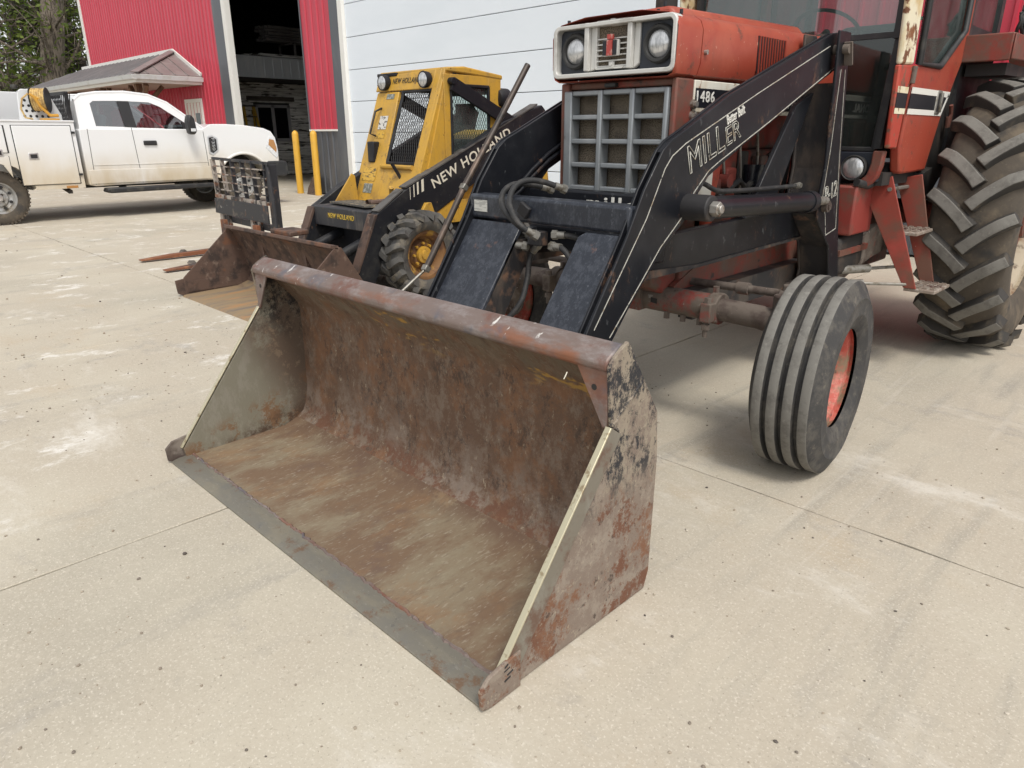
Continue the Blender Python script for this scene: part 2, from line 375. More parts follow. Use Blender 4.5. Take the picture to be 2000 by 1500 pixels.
# shell so the inside is dark
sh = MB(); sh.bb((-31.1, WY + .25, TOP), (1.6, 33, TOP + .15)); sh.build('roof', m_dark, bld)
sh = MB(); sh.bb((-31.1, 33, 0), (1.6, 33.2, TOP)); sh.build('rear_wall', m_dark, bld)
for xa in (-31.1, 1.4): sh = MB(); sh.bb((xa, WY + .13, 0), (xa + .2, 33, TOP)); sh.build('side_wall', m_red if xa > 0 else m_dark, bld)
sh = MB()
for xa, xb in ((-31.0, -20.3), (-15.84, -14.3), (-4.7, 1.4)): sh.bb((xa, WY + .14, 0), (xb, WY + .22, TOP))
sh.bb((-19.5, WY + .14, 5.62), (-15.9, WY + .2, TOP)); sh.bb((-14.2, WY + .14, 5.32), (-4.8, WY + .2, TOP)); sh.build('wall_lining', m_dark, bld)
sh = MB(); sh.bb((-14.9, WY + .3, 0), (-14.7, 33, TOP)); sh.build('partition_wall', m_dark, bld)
# inside: office box with boarded wall facing +X, window, fascia, stored lumber
BX = -23.8
off = MB(); off.bb((BX - 3.5, WY + .3, 0), (BX - .03, 22, 3.0)); office = off.build('inner_room', m_dark, bld)
r_ = random.Random(4)
bh = .123
brd = MB(); brd.bb((0, 0, .002), (.022, 1, bh - .004)); bo = brd.build('plank', m_board, smooth=0); bme = bo.data; bpy.data.objects.remove(bo)
def off2(p): return (p[0] + 16, p[1] - WY, p[2])
WY0, WY1, WZ0, WZ1 = 11.86, 13.12, 1.14, 2.30
for k in range(24):
    z = .03 + k * bh
    y = WY + .3
    segs = [(WY + .3, 21.5)]
    if z + bh > WZ0 and z < WZ1: segs = [(WY + .3, WY0 - .03), (WY1 + .03, 21.5)]
    for a, b2 in segs:
        cuts = sorted([a, b2] + [r_.uniform(a, b2) for _ in range(2 if b2 - a > 3 else 1)])
        for p, q in zip(cuts[:-1], cuts[1:]):
            if q - p > .1: inst('plank', bme, office, off2((BX - .028 + r_.uniform(0, .008), p, z)), (0, r_.uniform(-.02, .02), 0), (1, q - p - .006, 1))
wf = MB()
for (a, b2) in (((WY0, WZ0), (WY1, WZ0 + .09)), ((WY0, WZ1 - .09), (WY1, WZ1)), ((WY0, WZ0), (WY0 + .09, WZ1)), ((WY1 - .09, WZ0), (WY1, WZ1)), (((WY0 + WY1) / 2 - .05, WZ0), ((WY0 + WY1) / 2 + .05, WZ1))): wf.bb((BX - .02, a[0], a[1]), (BX + .05, b2[0], b2[1]))
m_wfr = M('window_frame_grey', (.34, .33, .34), rough=.6)
wfo = wf.build('window_frame', m_wfr, office)
for k in range(2):
    ya = WY0 + .09 + k * ((WY1 - WY0) / 2 - .02); pn = MB(); pn.bb((BX - .005, ya, WZ0 + .09), (BX + .005, ya + (WY1 - WY0) / 2 - .14, WZ1 - .09)); pn.build('window_pane', M('black_pane', (.008, .008, .01), rough=.08), office)
hd = MB(); hd.bb((BX, WY0 - .25, 2.42), (BX + .05, WY1 + .2, 2.56)); hd.build('window_header', M('old_timber', (.10, .085, .07), [LY((.05, .04, .035), s=9, lo=.5, hi=.65, st=(1, .2, 2))], rough=.9), office)
FX = -22.35
fm = MB(); fm.bb((BX - .5, WY + .3, 3.0), (FX - .02, 22, 3.06)); fm.build('soffit', m_dark, office)
fas = MB(); ln = 12.0; n = 40; pt = ln / n; pr = []
for i in range(n): pr += [(i * pt, 0), (i * pt + pt * .82, 0), (i * pt + pt * .87, .03), (i * pt + pt * .95, .03), (i * pt + pt, 0)]
k = len(pr); fas.add([(FX + x, WY + .3 + y, 3.06) for y, x in pr] + [(FX + x, WY + .3 + y, 3.60) for y, x in pr], [(i, i + 1, k + i + 1, k + i) for i in range(k - 1)])
fas.bb((FX - .01, WY + .3, 3.03), (FX + .045, 21, 3.075)); fas.bb((FX - .01, WY + .3, 3.59), (FX + .045, 21, 3.64)); fas.build('fascia', m_galv, office, smooth=20)
fl = MB(); fl.bb((BX - 3.4, WY + .3, 3.62), (FX - .02, 21, 3.66)); fl.build('loft_deck', m_dark, office)
m_pipe = M('stored_pipe', (.17, .16, .155), [LY((.09, .08, .075), s=4, lo=.45, hi=.65, st=(1, .2, 1))], rough=.6)
def obj_at(mb, name, mat, o, label, cat, group=None, **kw):
    for v in mb.v: v -= Vector(o)
    ob = mb.build(name, mat, None, **kw); ob.location = o; tag(ob, label, cat, group); return ob
k = 0
for row in range(5):
    for c in range(6):
        p = MB(); x, z = -22.9 - c * .105 - (row % 2) * .05, 4.22 + row * .092; a = 12.1 + r_.uniform(-.12, .12)
        p.tube([(x, a, z), (x, a + 6, z)], .046, 8)
        obj_at(p, 'pipe', m_pipe, (x, a + 3, z - .046), 'grey pipe in the bundle stored on top of the inner room', 'pipe', 'pipes bundled on the loft')
rk = MB()
for yy in (12.9, 15.5):
    rk.bb((-23.7, yy, 3.665), (-23.64, yy + .06, 4.17)); rk.bb((-22.72, yy, 3.665), (-22.66, yy + .06, 4.17)); rk.bb((-23.7, yy, 4.115), (-22.66, yy + .06, 4.172))
obj_at(rk, 'storage_rack', m_pipe, (-23.2, 14, 3.665), 'dark rack holding the pipe bundle above the inner room', 'rack')
for q in range(6):
    p = MB(); z = 3.665 + (q // 3) * .055; x = -22.85 - (q % 3) * .26; p.bb((x, 11.3 + r_.uniform(0, .6), z), (x + .23, 15.6 + r_.uniform(0, .9), z + .05))
    obj_at(p, 'lumber_board', m_board, (x + .11, 13.5, z), 'weathered board lying in the low stack on the loft deck', 'board', 'boards stacked on the loft deck')
p = MB(); p.bb((-23.3, 14.6, 4.73), (-22.7, 15.6, 5.28)); obj_at(p, 'carton', M('carton', (.22, .2, .18), rough=.9), (-23, 15.1, 4.69), 'pale carton resting on top of the pipe bundle', 'box', bevel=.01)
# step ladder leaning at the boards
lad = thing('step_ladder', 'yellow fibreglass step ladder standing in the dark doorway beside the window', 'ladder', (BX + .5, 11.45, 0))
m_lady = M('ladder_yellow', (.45, .27, .03), rough=.55); m_ladd = M('ladder_dark', (.06, .05, .045), rough=.7)
for s in (-1, 1):
    q = MB(); q.beam((BX + .95, 11.45 + s * .30, 0), (BX + .42, 11.45 + s * .17, 2.22), .03, .075, up=(0, 1, 0)); q.build('rail', m_lady, lad)
    q = MB(); q.beam((BX + .10, 11.45 + s * .30, 0), (BX + .36, 11.45 + s * .17, 2.22), .03, .05, up=(0, 1, 0)); q.build('rear_rail', m_lady, lad)
for i in range(6):
    t = (i + 1) / 7.; q = MB(); q.box((BX + .95 - .53 * t, 11.45, 2.22 * t), (.09, 2 * (.30 - .13 * t), .03)); q.build('step', m_ladd, lad)
q = MB(); q.bb((BX + .28, 11.24, 2.215), (BX + .5, 11.66, 2.26)); q.build('top_cap', m_ladd, lad)
# walk door in the red wall
q = MB(); q.bb((-22.90, WY - .05, 0), (-22.80, WY + .06, 2.34)); q.bb((-21.80, WY - .05, 0), (-21.70, WY + .06, 2.34)); q.bb((-22.80, WY - .05, 2.24), (-21.80, WY + .06, 2.34)); q.build('door_frame', m_wtrim, bld)
q = MB(); q.bb((-22.79, WY - .026, .02), (-21.81, WY + .02, 2.235)); wd = q.build('entrance_door', m_wtrim, bld)
q = MB(); q.bb((-22.25, WY - .034, 1.2), (-21.95, WY - .01, 1.95)); q.build('window_pane', M('door_glass', (.16, .19, .2), rough=.1), wd)
q = MB(); q.cyl((-22.65, WY - .09, 1.05), (-22.65, WY - .02, 1.05), .03, 10); q.build('handle', m_galv, wd)

# ---------------------------------------------------------------- porch roof
m_roof = M('grey_metal_roof', (.19, .185, .19), [LY((.24, .23, .23), s=2, lo=.4, hi=.7), LY((.20, .185, .18), s=9, lo=.6, hi=.8, amt=.5)], rough=.5, coat=.05)
m_roofr = M('ridge_cap', (.20, .165, .16), [LY((.25, .22, .21), s=3, lo=.4, hi=.7)], rough=.5)
m_gut = M('gutter_white', (.60, .605, .61), [LY((.5, .49, .47), s=3, lo=.5, hi=.7)], rough=.4)
m_timber = M('porch_timber', (.17, .095, .055), [LY((.10, .055, .035), s=8, lo=.45, hi=.65, st=(2, 2, .3))], rough=.8)
PX0, PX1, PY0, PZ, AZ, AX = -34.0, -21.45, 7.42, 2.90, 3.66, -23.25
por = thing('porch', 'lean-to porch with brown metal hip roof, white gutter and timber braces against red wall', 'porch', (-26, 8.2, 0))
rm = MB(); n = 30
def slope(y): return PZ + (AZ - PZ) * (y - PY0) / (WY - .03 - PY0)
HX0 = -32.0
# front slope as standing-seam sheets, hips at both ends
npan = 31; 
for i in range(npan):
    xa = PX0 + (PX1 - PX0) * i / npan; xb = PX0 + (PX1 - PX0) * (i + 1) / npan - .012
    def topy(x):
        if x > AX: return PY0 + (WY - .03 - PY0) * (PX1 - x) / (PX1 - AX)
        if x < HX0: return PY0 + (WY - .03 - PY0) * (x - PX0) / (HX0 - PX0)
        return WY - .03
    ya, yb = topy(xa), topy(xb)
    sheet = MB(); sheet.add([(xa, PY0, slope(PY0)), (xb, PY0, slope(PY0)), (xb, yb, slope(yb)), (xa, ya, slope(ya))], [(0, 1, 2, 3)])
    if min(ya, yb) > PY0 + .05: sheet.beam((xa, PY0, slope(PY0) + .012), (xa, ya, slope(ya) + .012), .03, .024)
    sheet.build('roof_sheet', m_roof, por, smooth=0)
for i in range(5):
    ya = PY0 + (WY - .03 - PY0) * i / 5; yb = PY0 + (WY - .03 - PY0) * (i + 1) / 5 - .01
    def xt(y): return PX1 + (AX - PX1) * (y - PY0) / (WY - .03 - PY0)
    sheet = MB(); sheet.add([(PX1, ya, PZ), (PX1, yb, PZ), (xt(yb), yb, slope(yb)), (xt(ya), ya, slope(ya))], [(0, 1, 2, 3)])
    sheet.beam((PX1, yb, PZ + .012), (xt(yb), yb, slope(yb) + .012), .03, .024); sheet.build('roof_sheet', m_roofr, por, smooth=0)
q = MB(); q.beam((PX1, PY0, PZ + .03), (AX, WY - .05, AZ + .03), .22, .03); q.build('hip_cap', m_roofr, por)
q = MB(); q.beam((AX, WY - .04, AZ + .04), (HX0, WY - .04, AZ + .04), .04, .10); q.build('wall_flashing', m_wtrim, por)
q = MB(); q.beam((AX, WY - .045, AZ + .035), (PX1 - .02, WY - .045, PZ + .035), .04, .12); q.build('rake_flashing', m_wtrim, por)
gp = [(0, 0), (-.11, .02), (-.13, .13), (-.115, .13), (-.10, .05), (-.01, .03)]
q = MB(); q.prism([(PY0 + a - .005, PZ - .16 + b) for a, b in gp], 'x', PX0 - .1, PX1 + .13); q.build('gutter', m_gut, por, smooth=0)
q = MB(); q.prism([(PX1 - a + .005, PZ - .16 + b) for a, b in gp], 'y', PY0 - .12, WY - .06); q.build('gutter', m_gut, por, smooth=0)
q = MB(); q.bb((PX0, PY0 - .003, PZ - .22), (PX1 + .003, PY0 + .03, PZ - .01)); q.bb((PX1 - .03, PY0 + .031, PZ - .22), (PX1 + .003, WY - .06, PZ - .01)); q.build('fascia_board', m_wtrim, por)
q = MB(); q.bb((PX0, PY0 + .032, PZ - .215), (PX1 - .035, WY - .06, PZ - .185)); q.build('soffit', M('soffit_tan', (.36, .29, .24), rough=.8), por)
for px_ in (-22.2, -25.2, -28.2, -31.2, -33.6):
    q = MB(); q.bb((px_ - .08, PY0 + .22, .0), (px_ + .08, PY0 + .38, PZ - .22)); pst = q.build('post', m_timber, por, bevel=.008)
    for s in (-1, 1):
        q = MB(); q.beam((px_ + s * .085, PY0 + .30, PZ - .85), (px_ + s * .62, PY0 + .30, PZ - .26), .12, .10); q.build('brace', m_timber, pst, bevel=.006)
    q = MB(); q.beam((px_, PY0 + .385, PZ - .85), (px_, PY0 + .95, PZ - .26), .12, .10); q.build('brace', m_timber, pst, bevel=.006)

# ---------------------------------------------------------------- bollards and the slab leaning at the wall
m_yel = M('bollard_yellow', (.74, .42, .05), [LY((.60, .33, .05), s=3, lo=.5, hi=.7), LY((.3, .2, .09), s=16, lo=.66, hi=.74)], rough=.5, coat=.1)
for x, y, lb in ((-16.2, 9.02, 'yellow steel bollard standing before the open dark doorway'), (-15.37, 9.02, 'yellow steel bollard standing before the red and grey wall panel')):
    q = MB(); r = .078
    q.lathe([(0.0, 0), (0, r), (1.36, r), (1.40, r * .92), (1.43, r * .65), (1.45, r * .3), (1.455, 0)], 24, (x, y, 0), 'z')
    obj_at(q, 'bollard', m_yel, (x, y, 0), lb, 'bollard', 'yellow bollards at the doorway', smooth=50)
m_bs = M('brown_slab', (.10, .065, .045), [LY((.16, .11, .08), s=8, lo=.45, hi=.65), LY((.05, .035, .03), s=14, lo=.55, hi=.7)], rough=.9, bump=(20, .6, .02))
q = MB(); q.prism([(-15.84, .0), (-15.46, .0), (-15.42, .30), (-15.50, .43), (-15.78, .40), (-15.86, .15)], 'y', 8.98, 9.05, [(-15.84, .0), (-15.46, .0), (-15.42, .28), (-15.50, .40), (-15.78, .37), (-15.86, .13)])
for v in q.v: v.y += v.z * .38
obj_at(q, 'leaning_slab', m_bs, (-15.66, 9.02, 0), 'brown rough slab leaning on the grey wall behind the bollard', 'slab', bevel=.012)

# ================================================================ trees
m_bark = M('bark', (.20, .165, .13), [LY((.07, .056, .045), s=7, lo=.45, hi=.6, st=(2, 2, .35), d=7), LY((.21, .18, .14), s=12, lo=.6, hi=.72, st=(2, 2, .4))], rough=.95, bump=(9, 1.0, .06, (2, 2, .35)))
m_barkd = M('bark_dark', (.052, .044, .037), [LY((.09, .075, .06), s=7, lo=.5, hi=.65, st=(2, 2, .35))], rough=.95)
def leafmat(name, c1, c2):
    m, nt, b, _o = _new(name); gi = nt.nodes.new('ShaderNodeNewGeometry'); cr = nt.nodes.new('ShaderNodeValToRGB')
    nt.links.new(gi.outputs['Random Per Island'], cr.inputs[0]); cr.color_ramp.elements[0].color = c4(c1); cr.color_ramp.elements[1].color = c4(c2)
    nt.links.new(cr.outputs[0], b.inputs['Base Color']); b.inputs['Roughness'].default_value = .65
    tr = nt.nodes.new('ShaderNodeBsdfTranslucent'); nt.links.new(cr.outputs[0], tr.inputs[0]); mx = nt.nodes.new('ShaderNodeMixShader'); mx.inputs[0].default_value = .4
    nt.links.new(b.outputs[0], mx.inputs[1]); nt.links.new(tr.outputs[0], mx.inputs[2]); nt.links.new(mx.outputs[0], _o.inputs[0]); return m
m_leaf = leafmat('spring_leaf', (.07, .115, .018), (.17, .22, .035)); m_leaf2 = leafmat('shrub_leaf', (.06, .09, .02), (.16, .17, .05))
def leaves(m, c, rad, n, size, r, flat=1.):
    for _ in range(n):
        while True:
            d = Vector((r.uniform(-1, 1), r.uniform(-1, 1), r.uniform(-1, 1)))
            if d.length < 1: break
        p = Vector(c) + Vector((d.x * rad, d.y * rad, d.z * rad * flat)); s = size * r.uniform(.6, 1.4)
        a = Vector((r.gauss(0, 1), r.gauss(0, 1), r.gauss(0, .6))).normalized(); b = a.cross(Vector((r.gauss(0, 1), r.gauss(0, 1), r.gauss(0, 1)))).normalized()
        m.add([p - a * s, p + b * s * .45, p + a * s, p - b * s * .45], [(0, 1, 2, 3)])
def CAM(px, py, dist):
    f, pi, yw = 1368.4, .3431, D2R(44.63)
    x, y = (px - 1000) / f, -(py - 750) / f; cp, sp = math.cos(pi), math.sin(pi)
    dx, dy, dz = x, cp + y * sp, -sp + y * cp
    k = dist / math.hypot(dx, dy); dx *= k; dy *= k; dz *= k
    return Vector((dx * math.cos(yw) - dy * math.sin(yw), dx * math.sin(yw) + dy * math.cos(yw), 1.38 + dz))
def tree(name, label, trunk, r0, seed, bark, nbr=16, leafn=60, leafs=.13, top=.35, spread=3.2, clus=1.0, extra=()):
    r = random.Random(seed); base = Vector((trunk[0].x, trunk[0].y, 0)); t = thing(name, label, 'tree', base, 0, 'trees behind the porch')
    pts = [base + Vector((0, 0, -.05))] + trunk; n = len(pts)
    # smooth
    sp = []
    for i in range(n - 1):
        for k in range(4): sp.append(pts[i].lerp(pts[i + 1], k / 4.))
    sp.append(pts[-1]); sm_ = [sp[0]] + [(sp[i - 1] + sp[i] * 2 + sp[i + 1]) / 4 for i in range(1, len(sp) - 1)] + [sp[-1]]
    rad = [r0 * (1.25 if i == 0 else 1) * (1 - (1 - top) * i / (len(sm_) - 1)) for i in range(len(sm_))]
    m = MB(); m.tube(sm_, rad, 14); m.build('trunk', bark, t)
    br = MB(); lf = MB()
    for poly, ra in extra: br.tube(poly, [ra * (1 - .6 * i / (len(poly) - 1)) for i in range(len(poly))], 8)
    anchors = [(sm_[i], rad[i]) for i in range(int(len(sm_) * .25), len(sm_))]
    for poly, ra in extra: anchors += [(Vector(p), ra * .6) for p in poly[1:]] * 2
    for k in range(nbr):
        p, ra = r.choice(anchors); a = r.uniform(0, 6.28); L = spread * r.uniform(.5, 1.1); up = r.uniform(-.1, .9)
        pl = [p]; d = Vector((math.cos(a), math.sin(a), up)).normalized()
        for s in range(4):
            d = (d + Vector((r.gauss(0, .25), r.gauss(0, .25), r.gauss(.05, .2)))).normalized(); pl.append(pl[-1] + d * L / 4)
        rr = min(ra * .4, .09); br.tube(pl, [rr, rr * .8, rr * .6, rr * .4, rr * .15], 6)
        for s in range(1, 5):
            for _ in range(3):
                e = pl[s] + Vector((r.gauss(0, .5), r.gauss(0, .5), r.gauss(.1, .45))) * clus
                br.tube([pl[s], (pl[s] + e) / 2 + Vector((0, 0, .05)), e], [rr * .25, rr * .18, rr * .1], 4)
                leaves(lf, e, .55 * clus, leafn // 19, leafs, r)
    br.build('limbs', bark, t); lf.build('crown', m_leaf, t, smooth=0, recalc=False, kind='stuff')
    return t
TD = 44.
def tp(*a): return [CAM(x, y, d) for x, y, d in a]
tree('tree', 'tree with the thickest straight grey-brown trunk rising behind the porch', tp((100, 230, TD), (103, 160, TD), (103, 60, TD), (100, -60, TD), (98, -220, TD)), .60, 1, m_bark, nbr=26, top=.72, spread=4.5, leafn=70)
tree('tree', 'dark tree forking low beside the red wall, one stem curving outward', tp((140, 225, TD + 5), (136, 140, TD + 5), (128, 60, TD + 5), (128, -60, TD + 5), (125, -180, TD + 5)), .42, 2, m_barkd, nbr=26, spread=4, leafn=80,
     extra=[(tp((140, 190, TD + 5), (163, 150, TD + 4.5), (158, 120, TD + 4), (146, 95, TD + 4), (132, 78, TD + 4), (128, 30, TD + 4)), .36)])
tree('tree', 'dark tree with a long limb slanting up and away from the thick trunk', tp((95, 235, TD + 3), (92, 130, TD + 3), (86, 88, TD + 3), (60, 55, TD + 3), (25, 12, TD + 3), (0, -40, TD + 3)), .40, 3, m_barkd, nbr=28, spread=4, leafn=90)
tree('tree', 'slim upright dark tree at the edge of the wood', tp((24, 240, TD + 8), (23, 120, TD + 8), (22, 30, TD + 8), (26, -80, TD + 8)), .26, 4, m_barkd, nbr=32, spread=4.2, leafn=100)
tree('tree', 'crooked tree leaning out over the brush near the porch end', tp((32, 225, TD + 1), (14, 175, TD + 1), (-2, 145, TD + 1), (-40, 90, TD + 1), (-80, 0, TD + 1)), .40, 5, m_bark, nbr=22, spread=4, leafn=90)
tree('tree', 'thin twisted tree between the slanting limb and upright tree', tp((55, 235, TD + 12), (58, 120, TD + 12), (48, 80, TD + 12), (58, 20, TD + 12), (52, -80, TD + 12)), .16, 6, m_barkd, nbr=30, spread=4.2, leafn=90)
tree('tree', 'sparse tree half hidden behind the corner of the red wall', tp((185, 235, TD + 14), (172, 90, TD + 14), (165, 0, TD + 14), (160, -100, TD + 14)), .2, 8, m_barkd, nbr=26, spread=4.6, leafn=80)
for k, (px_, d, h, lb) in enumerate([(5, 40, 2.2, 'low leafy brush beside the leaning tree'), (40, 46, 3.6, 'tall tangled brush under the trees'), (75, 52, 4.2, 'olive brush behind the thick trunk'), (120, 56, 3.8, 'olive brush between the forked stems'), (-30, 44, 3.6, 'tall brush past the leaning tree'), (20, 58, 5.0, 'dense brush at the back of the wood'), (60, 64, 5.2, 'far brush at the back of the wood')]):
    r = random.Random(50 + k); p = CAM(px_, 262, d); p.z = 0
    t = thing('brush', lb, 'bush', p, 0, 'brush below the trees'); st = MB(); lf = MB()
    for s in range(16):
        a = r.uniform(0, 6.28); q = p + Vector((math.cos(a), math.sin(a), 0)) * r.uniform(0, 1.6); e = q + Vector((r.gauss(0, .8), r.gauss(0, .8), h * r.uniform(.5, 1.05)))
        mid = q.lerp(e, .5) + Vector((r.gauss(0, .3), r.gauss(0, .3), 0)); st.tube([q, mid, e], [.035, .025, .008], 5)
        for f_ in (.3, .5, .7, .85, 1.): leaves(lf, q.lerp(e, f_), .8, 20, .11, r, .8)
    st.build('stems', m_barkd, t); lf.build('foliage', m_leaf2, t, smooth=0, recalc=False, kind='stuff')
# ================================================================ tyre helpers
m_tyre = M('tyre_rubber', (.042, .041, .041), [LY((.10, .092, .08), s=7, lo=.44, hi=.62, amt=.8, d=10, nr=.78), LY((.17, .15, .12), s=18, lo=.55, hi=.66, amt=.6, d=8, nr=.8), LY((.018, .018, .02), s=11, lo=.55, hi=.7, amt=.7, off=4)], rough=.8, bump=(45, .25, .004))
m_tread = M('tyre_tread_worn', (.175, .168, .152), [LY((.12, .114, .103), s=14, lo=.45, hi=.65, d=9, nr=.75), LY((.25, .24, .215), s=40, lo=.58, hi=.72, amt=.6)], rough=.85, bump=(70, .3, .003))
m_mudtyre = M('tyre_muddy', (.075, .062, .048), [LY((.15, .12, .085), s=7, lo=.45, hi=.7, amt=.9), LY((.03, .03, .03), s=5, lo=.52, hi=.68, amt=.8, off=5), LY((.16, .13, .09), s=45, lo=.6, hi=.72, amt=.5)], rough=.88, bump=(50, .35, .004))
m_skidtyre = M('skid_tyre', (.085, .082, .077), [LY((.20, .175, .135), s=9, lo=.50, hi=.68, amt=.85), LY((.035, .035, .037), s=6, lo=.5, hi=.68, amt=.8, off=3)], rough=.85, bump=(50, .3, .004))
def lug(m, c, R, w, side, phi0, tilt, lw, hgt, top_mat, side_mat, foot=.05, curve=.35, nseg=6, tread=True):
    # one tread bar running from the crown to the shoulder; phi 0 faces -Y, grows upward
    pts = []
    for i in range(nseg + 1):
        s = i / nseg; ax = side * (-.03 * w + s * (w * .53))
        ph = phi0 + tilt * (s + curve * s * s) / (1 + curve)
        drop = 0.0 if s < .72 else (s - .72) / .28 * .035
        pts.append((ax, ph, drop))
    def P(ax, ph, r): return Vector((c[0] + ax, c[1] - r * math.cos(ph), c[2] + r * math.sin(ph)))
    rows = []
    for i, (ax, ph, dr) in enumerate(pts):
        a2, p2 = pts[min(i + 1, nseg)][:2]; a1, p1 = pts[max(i - 1, 0)][:2]
        ta, tp_ = a2 - a1, (p2 - p1) * R; L = math.hypot(ta, tp_); na, np_ = -tp_ / L, ta / L
        hw = lw / 2 * (1.12 if i == 0 else 1); hb = hw + foot * .35
        rows.append([P(ax + na * hb, ph + np_ * hb / R, R - hgt - dr - .02), P(ax + na * hw, ph + np_ * hw / R, R - dr), P(ax - na * hw, ph - np_ * hw / R, R - dr), P(ax - na * hb, ph - np_ * hb / R, R - hgt - dr - .02)])
    o = len(m.v)
    for rw in rows: m.v += rw
    for i in range(nseg):
        for k in range(3):
            m.f.append([o + i * 4 + k, o + i * 4 + k + 1, o + (i + 1) * 4 + k + 1, o + (i + 1) * 4 + k]); m.mi.append(top_mat if k == 1 else side_mat)
    m.f.append([o, o + 1, o + 2, o + 3]); m.mi.append(side_mat)
    e = o + nseg * 4; m.f.append([e, e + 1, e + 2, e + 3]); m.mi.append(side_mat)
def carcass(m, c, R, w, rim, hgt, n=72):
    h = w / 2; Rb = R - hgt
    pr = [(-h * .72, rim), (-h * .86, rim + .02), (-h * .98, rim + (Rb - rim) * .40), (-h * 1.0, rim + (Rb - rim) * .62), (-h * .93, Rb - .05), (-h * .78, Rb - .015), (-h * .4, Rb + .002), (0, Rb + .006), (h * .4, Rb + .002), (h * .78, Rb - .015), (h * .93, Rb - .05), (h * 1.0, rim + (Rb - rim) * .62), (h * .98, rim + (Rb - rim) * .40), (h * .86, rim + .02), (h * .72, rim)]
    m.lathe(pr, n, c, 'x')
def disc_rim(m, c, rim, w, out, dish=.06, hub=.09, n=48):
    # out=+1: dished face looks to +x
    h = w / 2
    pr = [(-h * .86 , rim + .005), (-h * .74, rim + .012), (-h * .70, rim - .02), (-h * .3, rim - .05), (h * .3, rim - .05), (h * .70, rim - .02), (h * .74, rim + .012), (h * .86, rim + .005)]
    m.lathe([(t * out, r) for t, r in pr], n, c, 'x')
    f = h * .70 - dish
    m.lathe([(t * out, r) for t, r in [(f - .01, rim - .03), (f, rim - .055), (f - .015, rim * .62), (f + .02, rim * .50), (f + .02, hub), (f + .05, hub * .95), (f + .055, 0)]], n, c, 'x')

# ================================================================ service truck (local: +Y forward, +X right side)
TR = D2R(4.0); n_ = Vector((math.cos(TR), math.sin(TR), 0))
tc = Vector((-13.763, 2.439, 0)) - n_ * .95
trk = thing('service_truck', 'white extended-cab service truck with mud-splashed sides and utility boxes', 'truck', tc, TR, off=False)
m_tw = M('truck_white', (.76, .77, .78), [LY((.50, .41, .27), s=2.2, lo=.25, hi=.75, st=(1, .8, .4), d=4, amt=.8, gate=(0, 0, 1, 1.20, .66)), LY((.46, .36, .22), s=3, lo=.2, hi=.7, amt=.7, st=(1, 1.2, .25), gate=(0, 0, 1, .92, .58)), LY((.62, .54, .40), s=1.2, lo=.3, hi=.8, st=(1, .6, .5), amt=.6, gate=(0, 0, 1, 1.35, .9))], rough=.28, coat=.5)
m_tblk = M('truck_black_trim', (.018, .018, .02), [LY((.05, .047, .04), s=6, lo=.5, hi=.7)], rough=.5)
m_tund = M('truck_underbody', (.02, .018, .016), [LY((.06, .045, .03), s=5, lo=.45, hi=.7)], rough=.9)
m_tgl = glass('truck_glass', (.40, .45, .46), .22, .02)
m_chr = M('bright_metal', (.72, .72, .72), [LY((.4, .37, .32), s=6, lo=.5, hi=.7)], rough=.28, metal=.9)
m_rimt = M('truck_rim', (.48, .48, .47), [LY((.32, .28, .22), s=6, lo=.45, hi=.7)], rough=.45, metal=.6)
m_amb = M('amber_lens', (.42, .20, .06), rough=.2, coat=.6)
m_lens = M('clear_lens', (.62, .64, .66), [LY((.8, .8, .8), s=30, lo=.5, hi=.6)], rough=.12, coat=.8)
m_seat = M('seat_pale', (.50, .56, .54), rough=.8)
HW = 1.0
def arc(cx, cz, r, a0, a1, n=14): return [(cx + r * math.cos(D2R(a0 + (a1 - a0) * i / n)), cz + r * math.sin(D2R(a0 + (a1 - a0) * i / n))) for i in range(n + 1)]
lower = [(1.31, .56), (1.31, 1.44), (1.33, 1.46), (3.42, 1.46), (3.60, 1.55), (3.9, 1.555), (4.3, 1.535), (4.70, 1.485), (4.86, 1.425), (4.945, 1.30), (4.985, 1.05), (4.98, .80), (4.78, .72)] + arc(4.19, .46, .555, 22, 160) + [(3.60, .55), (1.42, .53)]
q = MB(); q.prism(lower, 'x', -HW, HW)
body = q.build('body', m_tw, trk, bevel=.035, seg=3)
# fender flare lip round the front arch
ar = arc(4.19, .46, .56, 15, 168, 22); q = MB(); q.tube([(HW + .004, y, z) for y, z in ar], .026, 8); q.build('wheel_arch_lip', m_tw, trk)
q = MB(); q.prism(arc(4.19, .46, .57, 0, 180, 22) + [(3.62, .50), (4.76, .50)], 'x', -.98, .60); q.build('wheel_well', m_tund, trk)
gh0 = [(1.33, 1.44), (1.37, 1.90), (1.48, 1.985), (1.75, 2.03), (2.2, 2.055), (2.60, 2.02), (2.90, 1.90), (3.50, 1.44)]
def ghx(z): return HW - .015 - max(0, z - 1.44) * .27
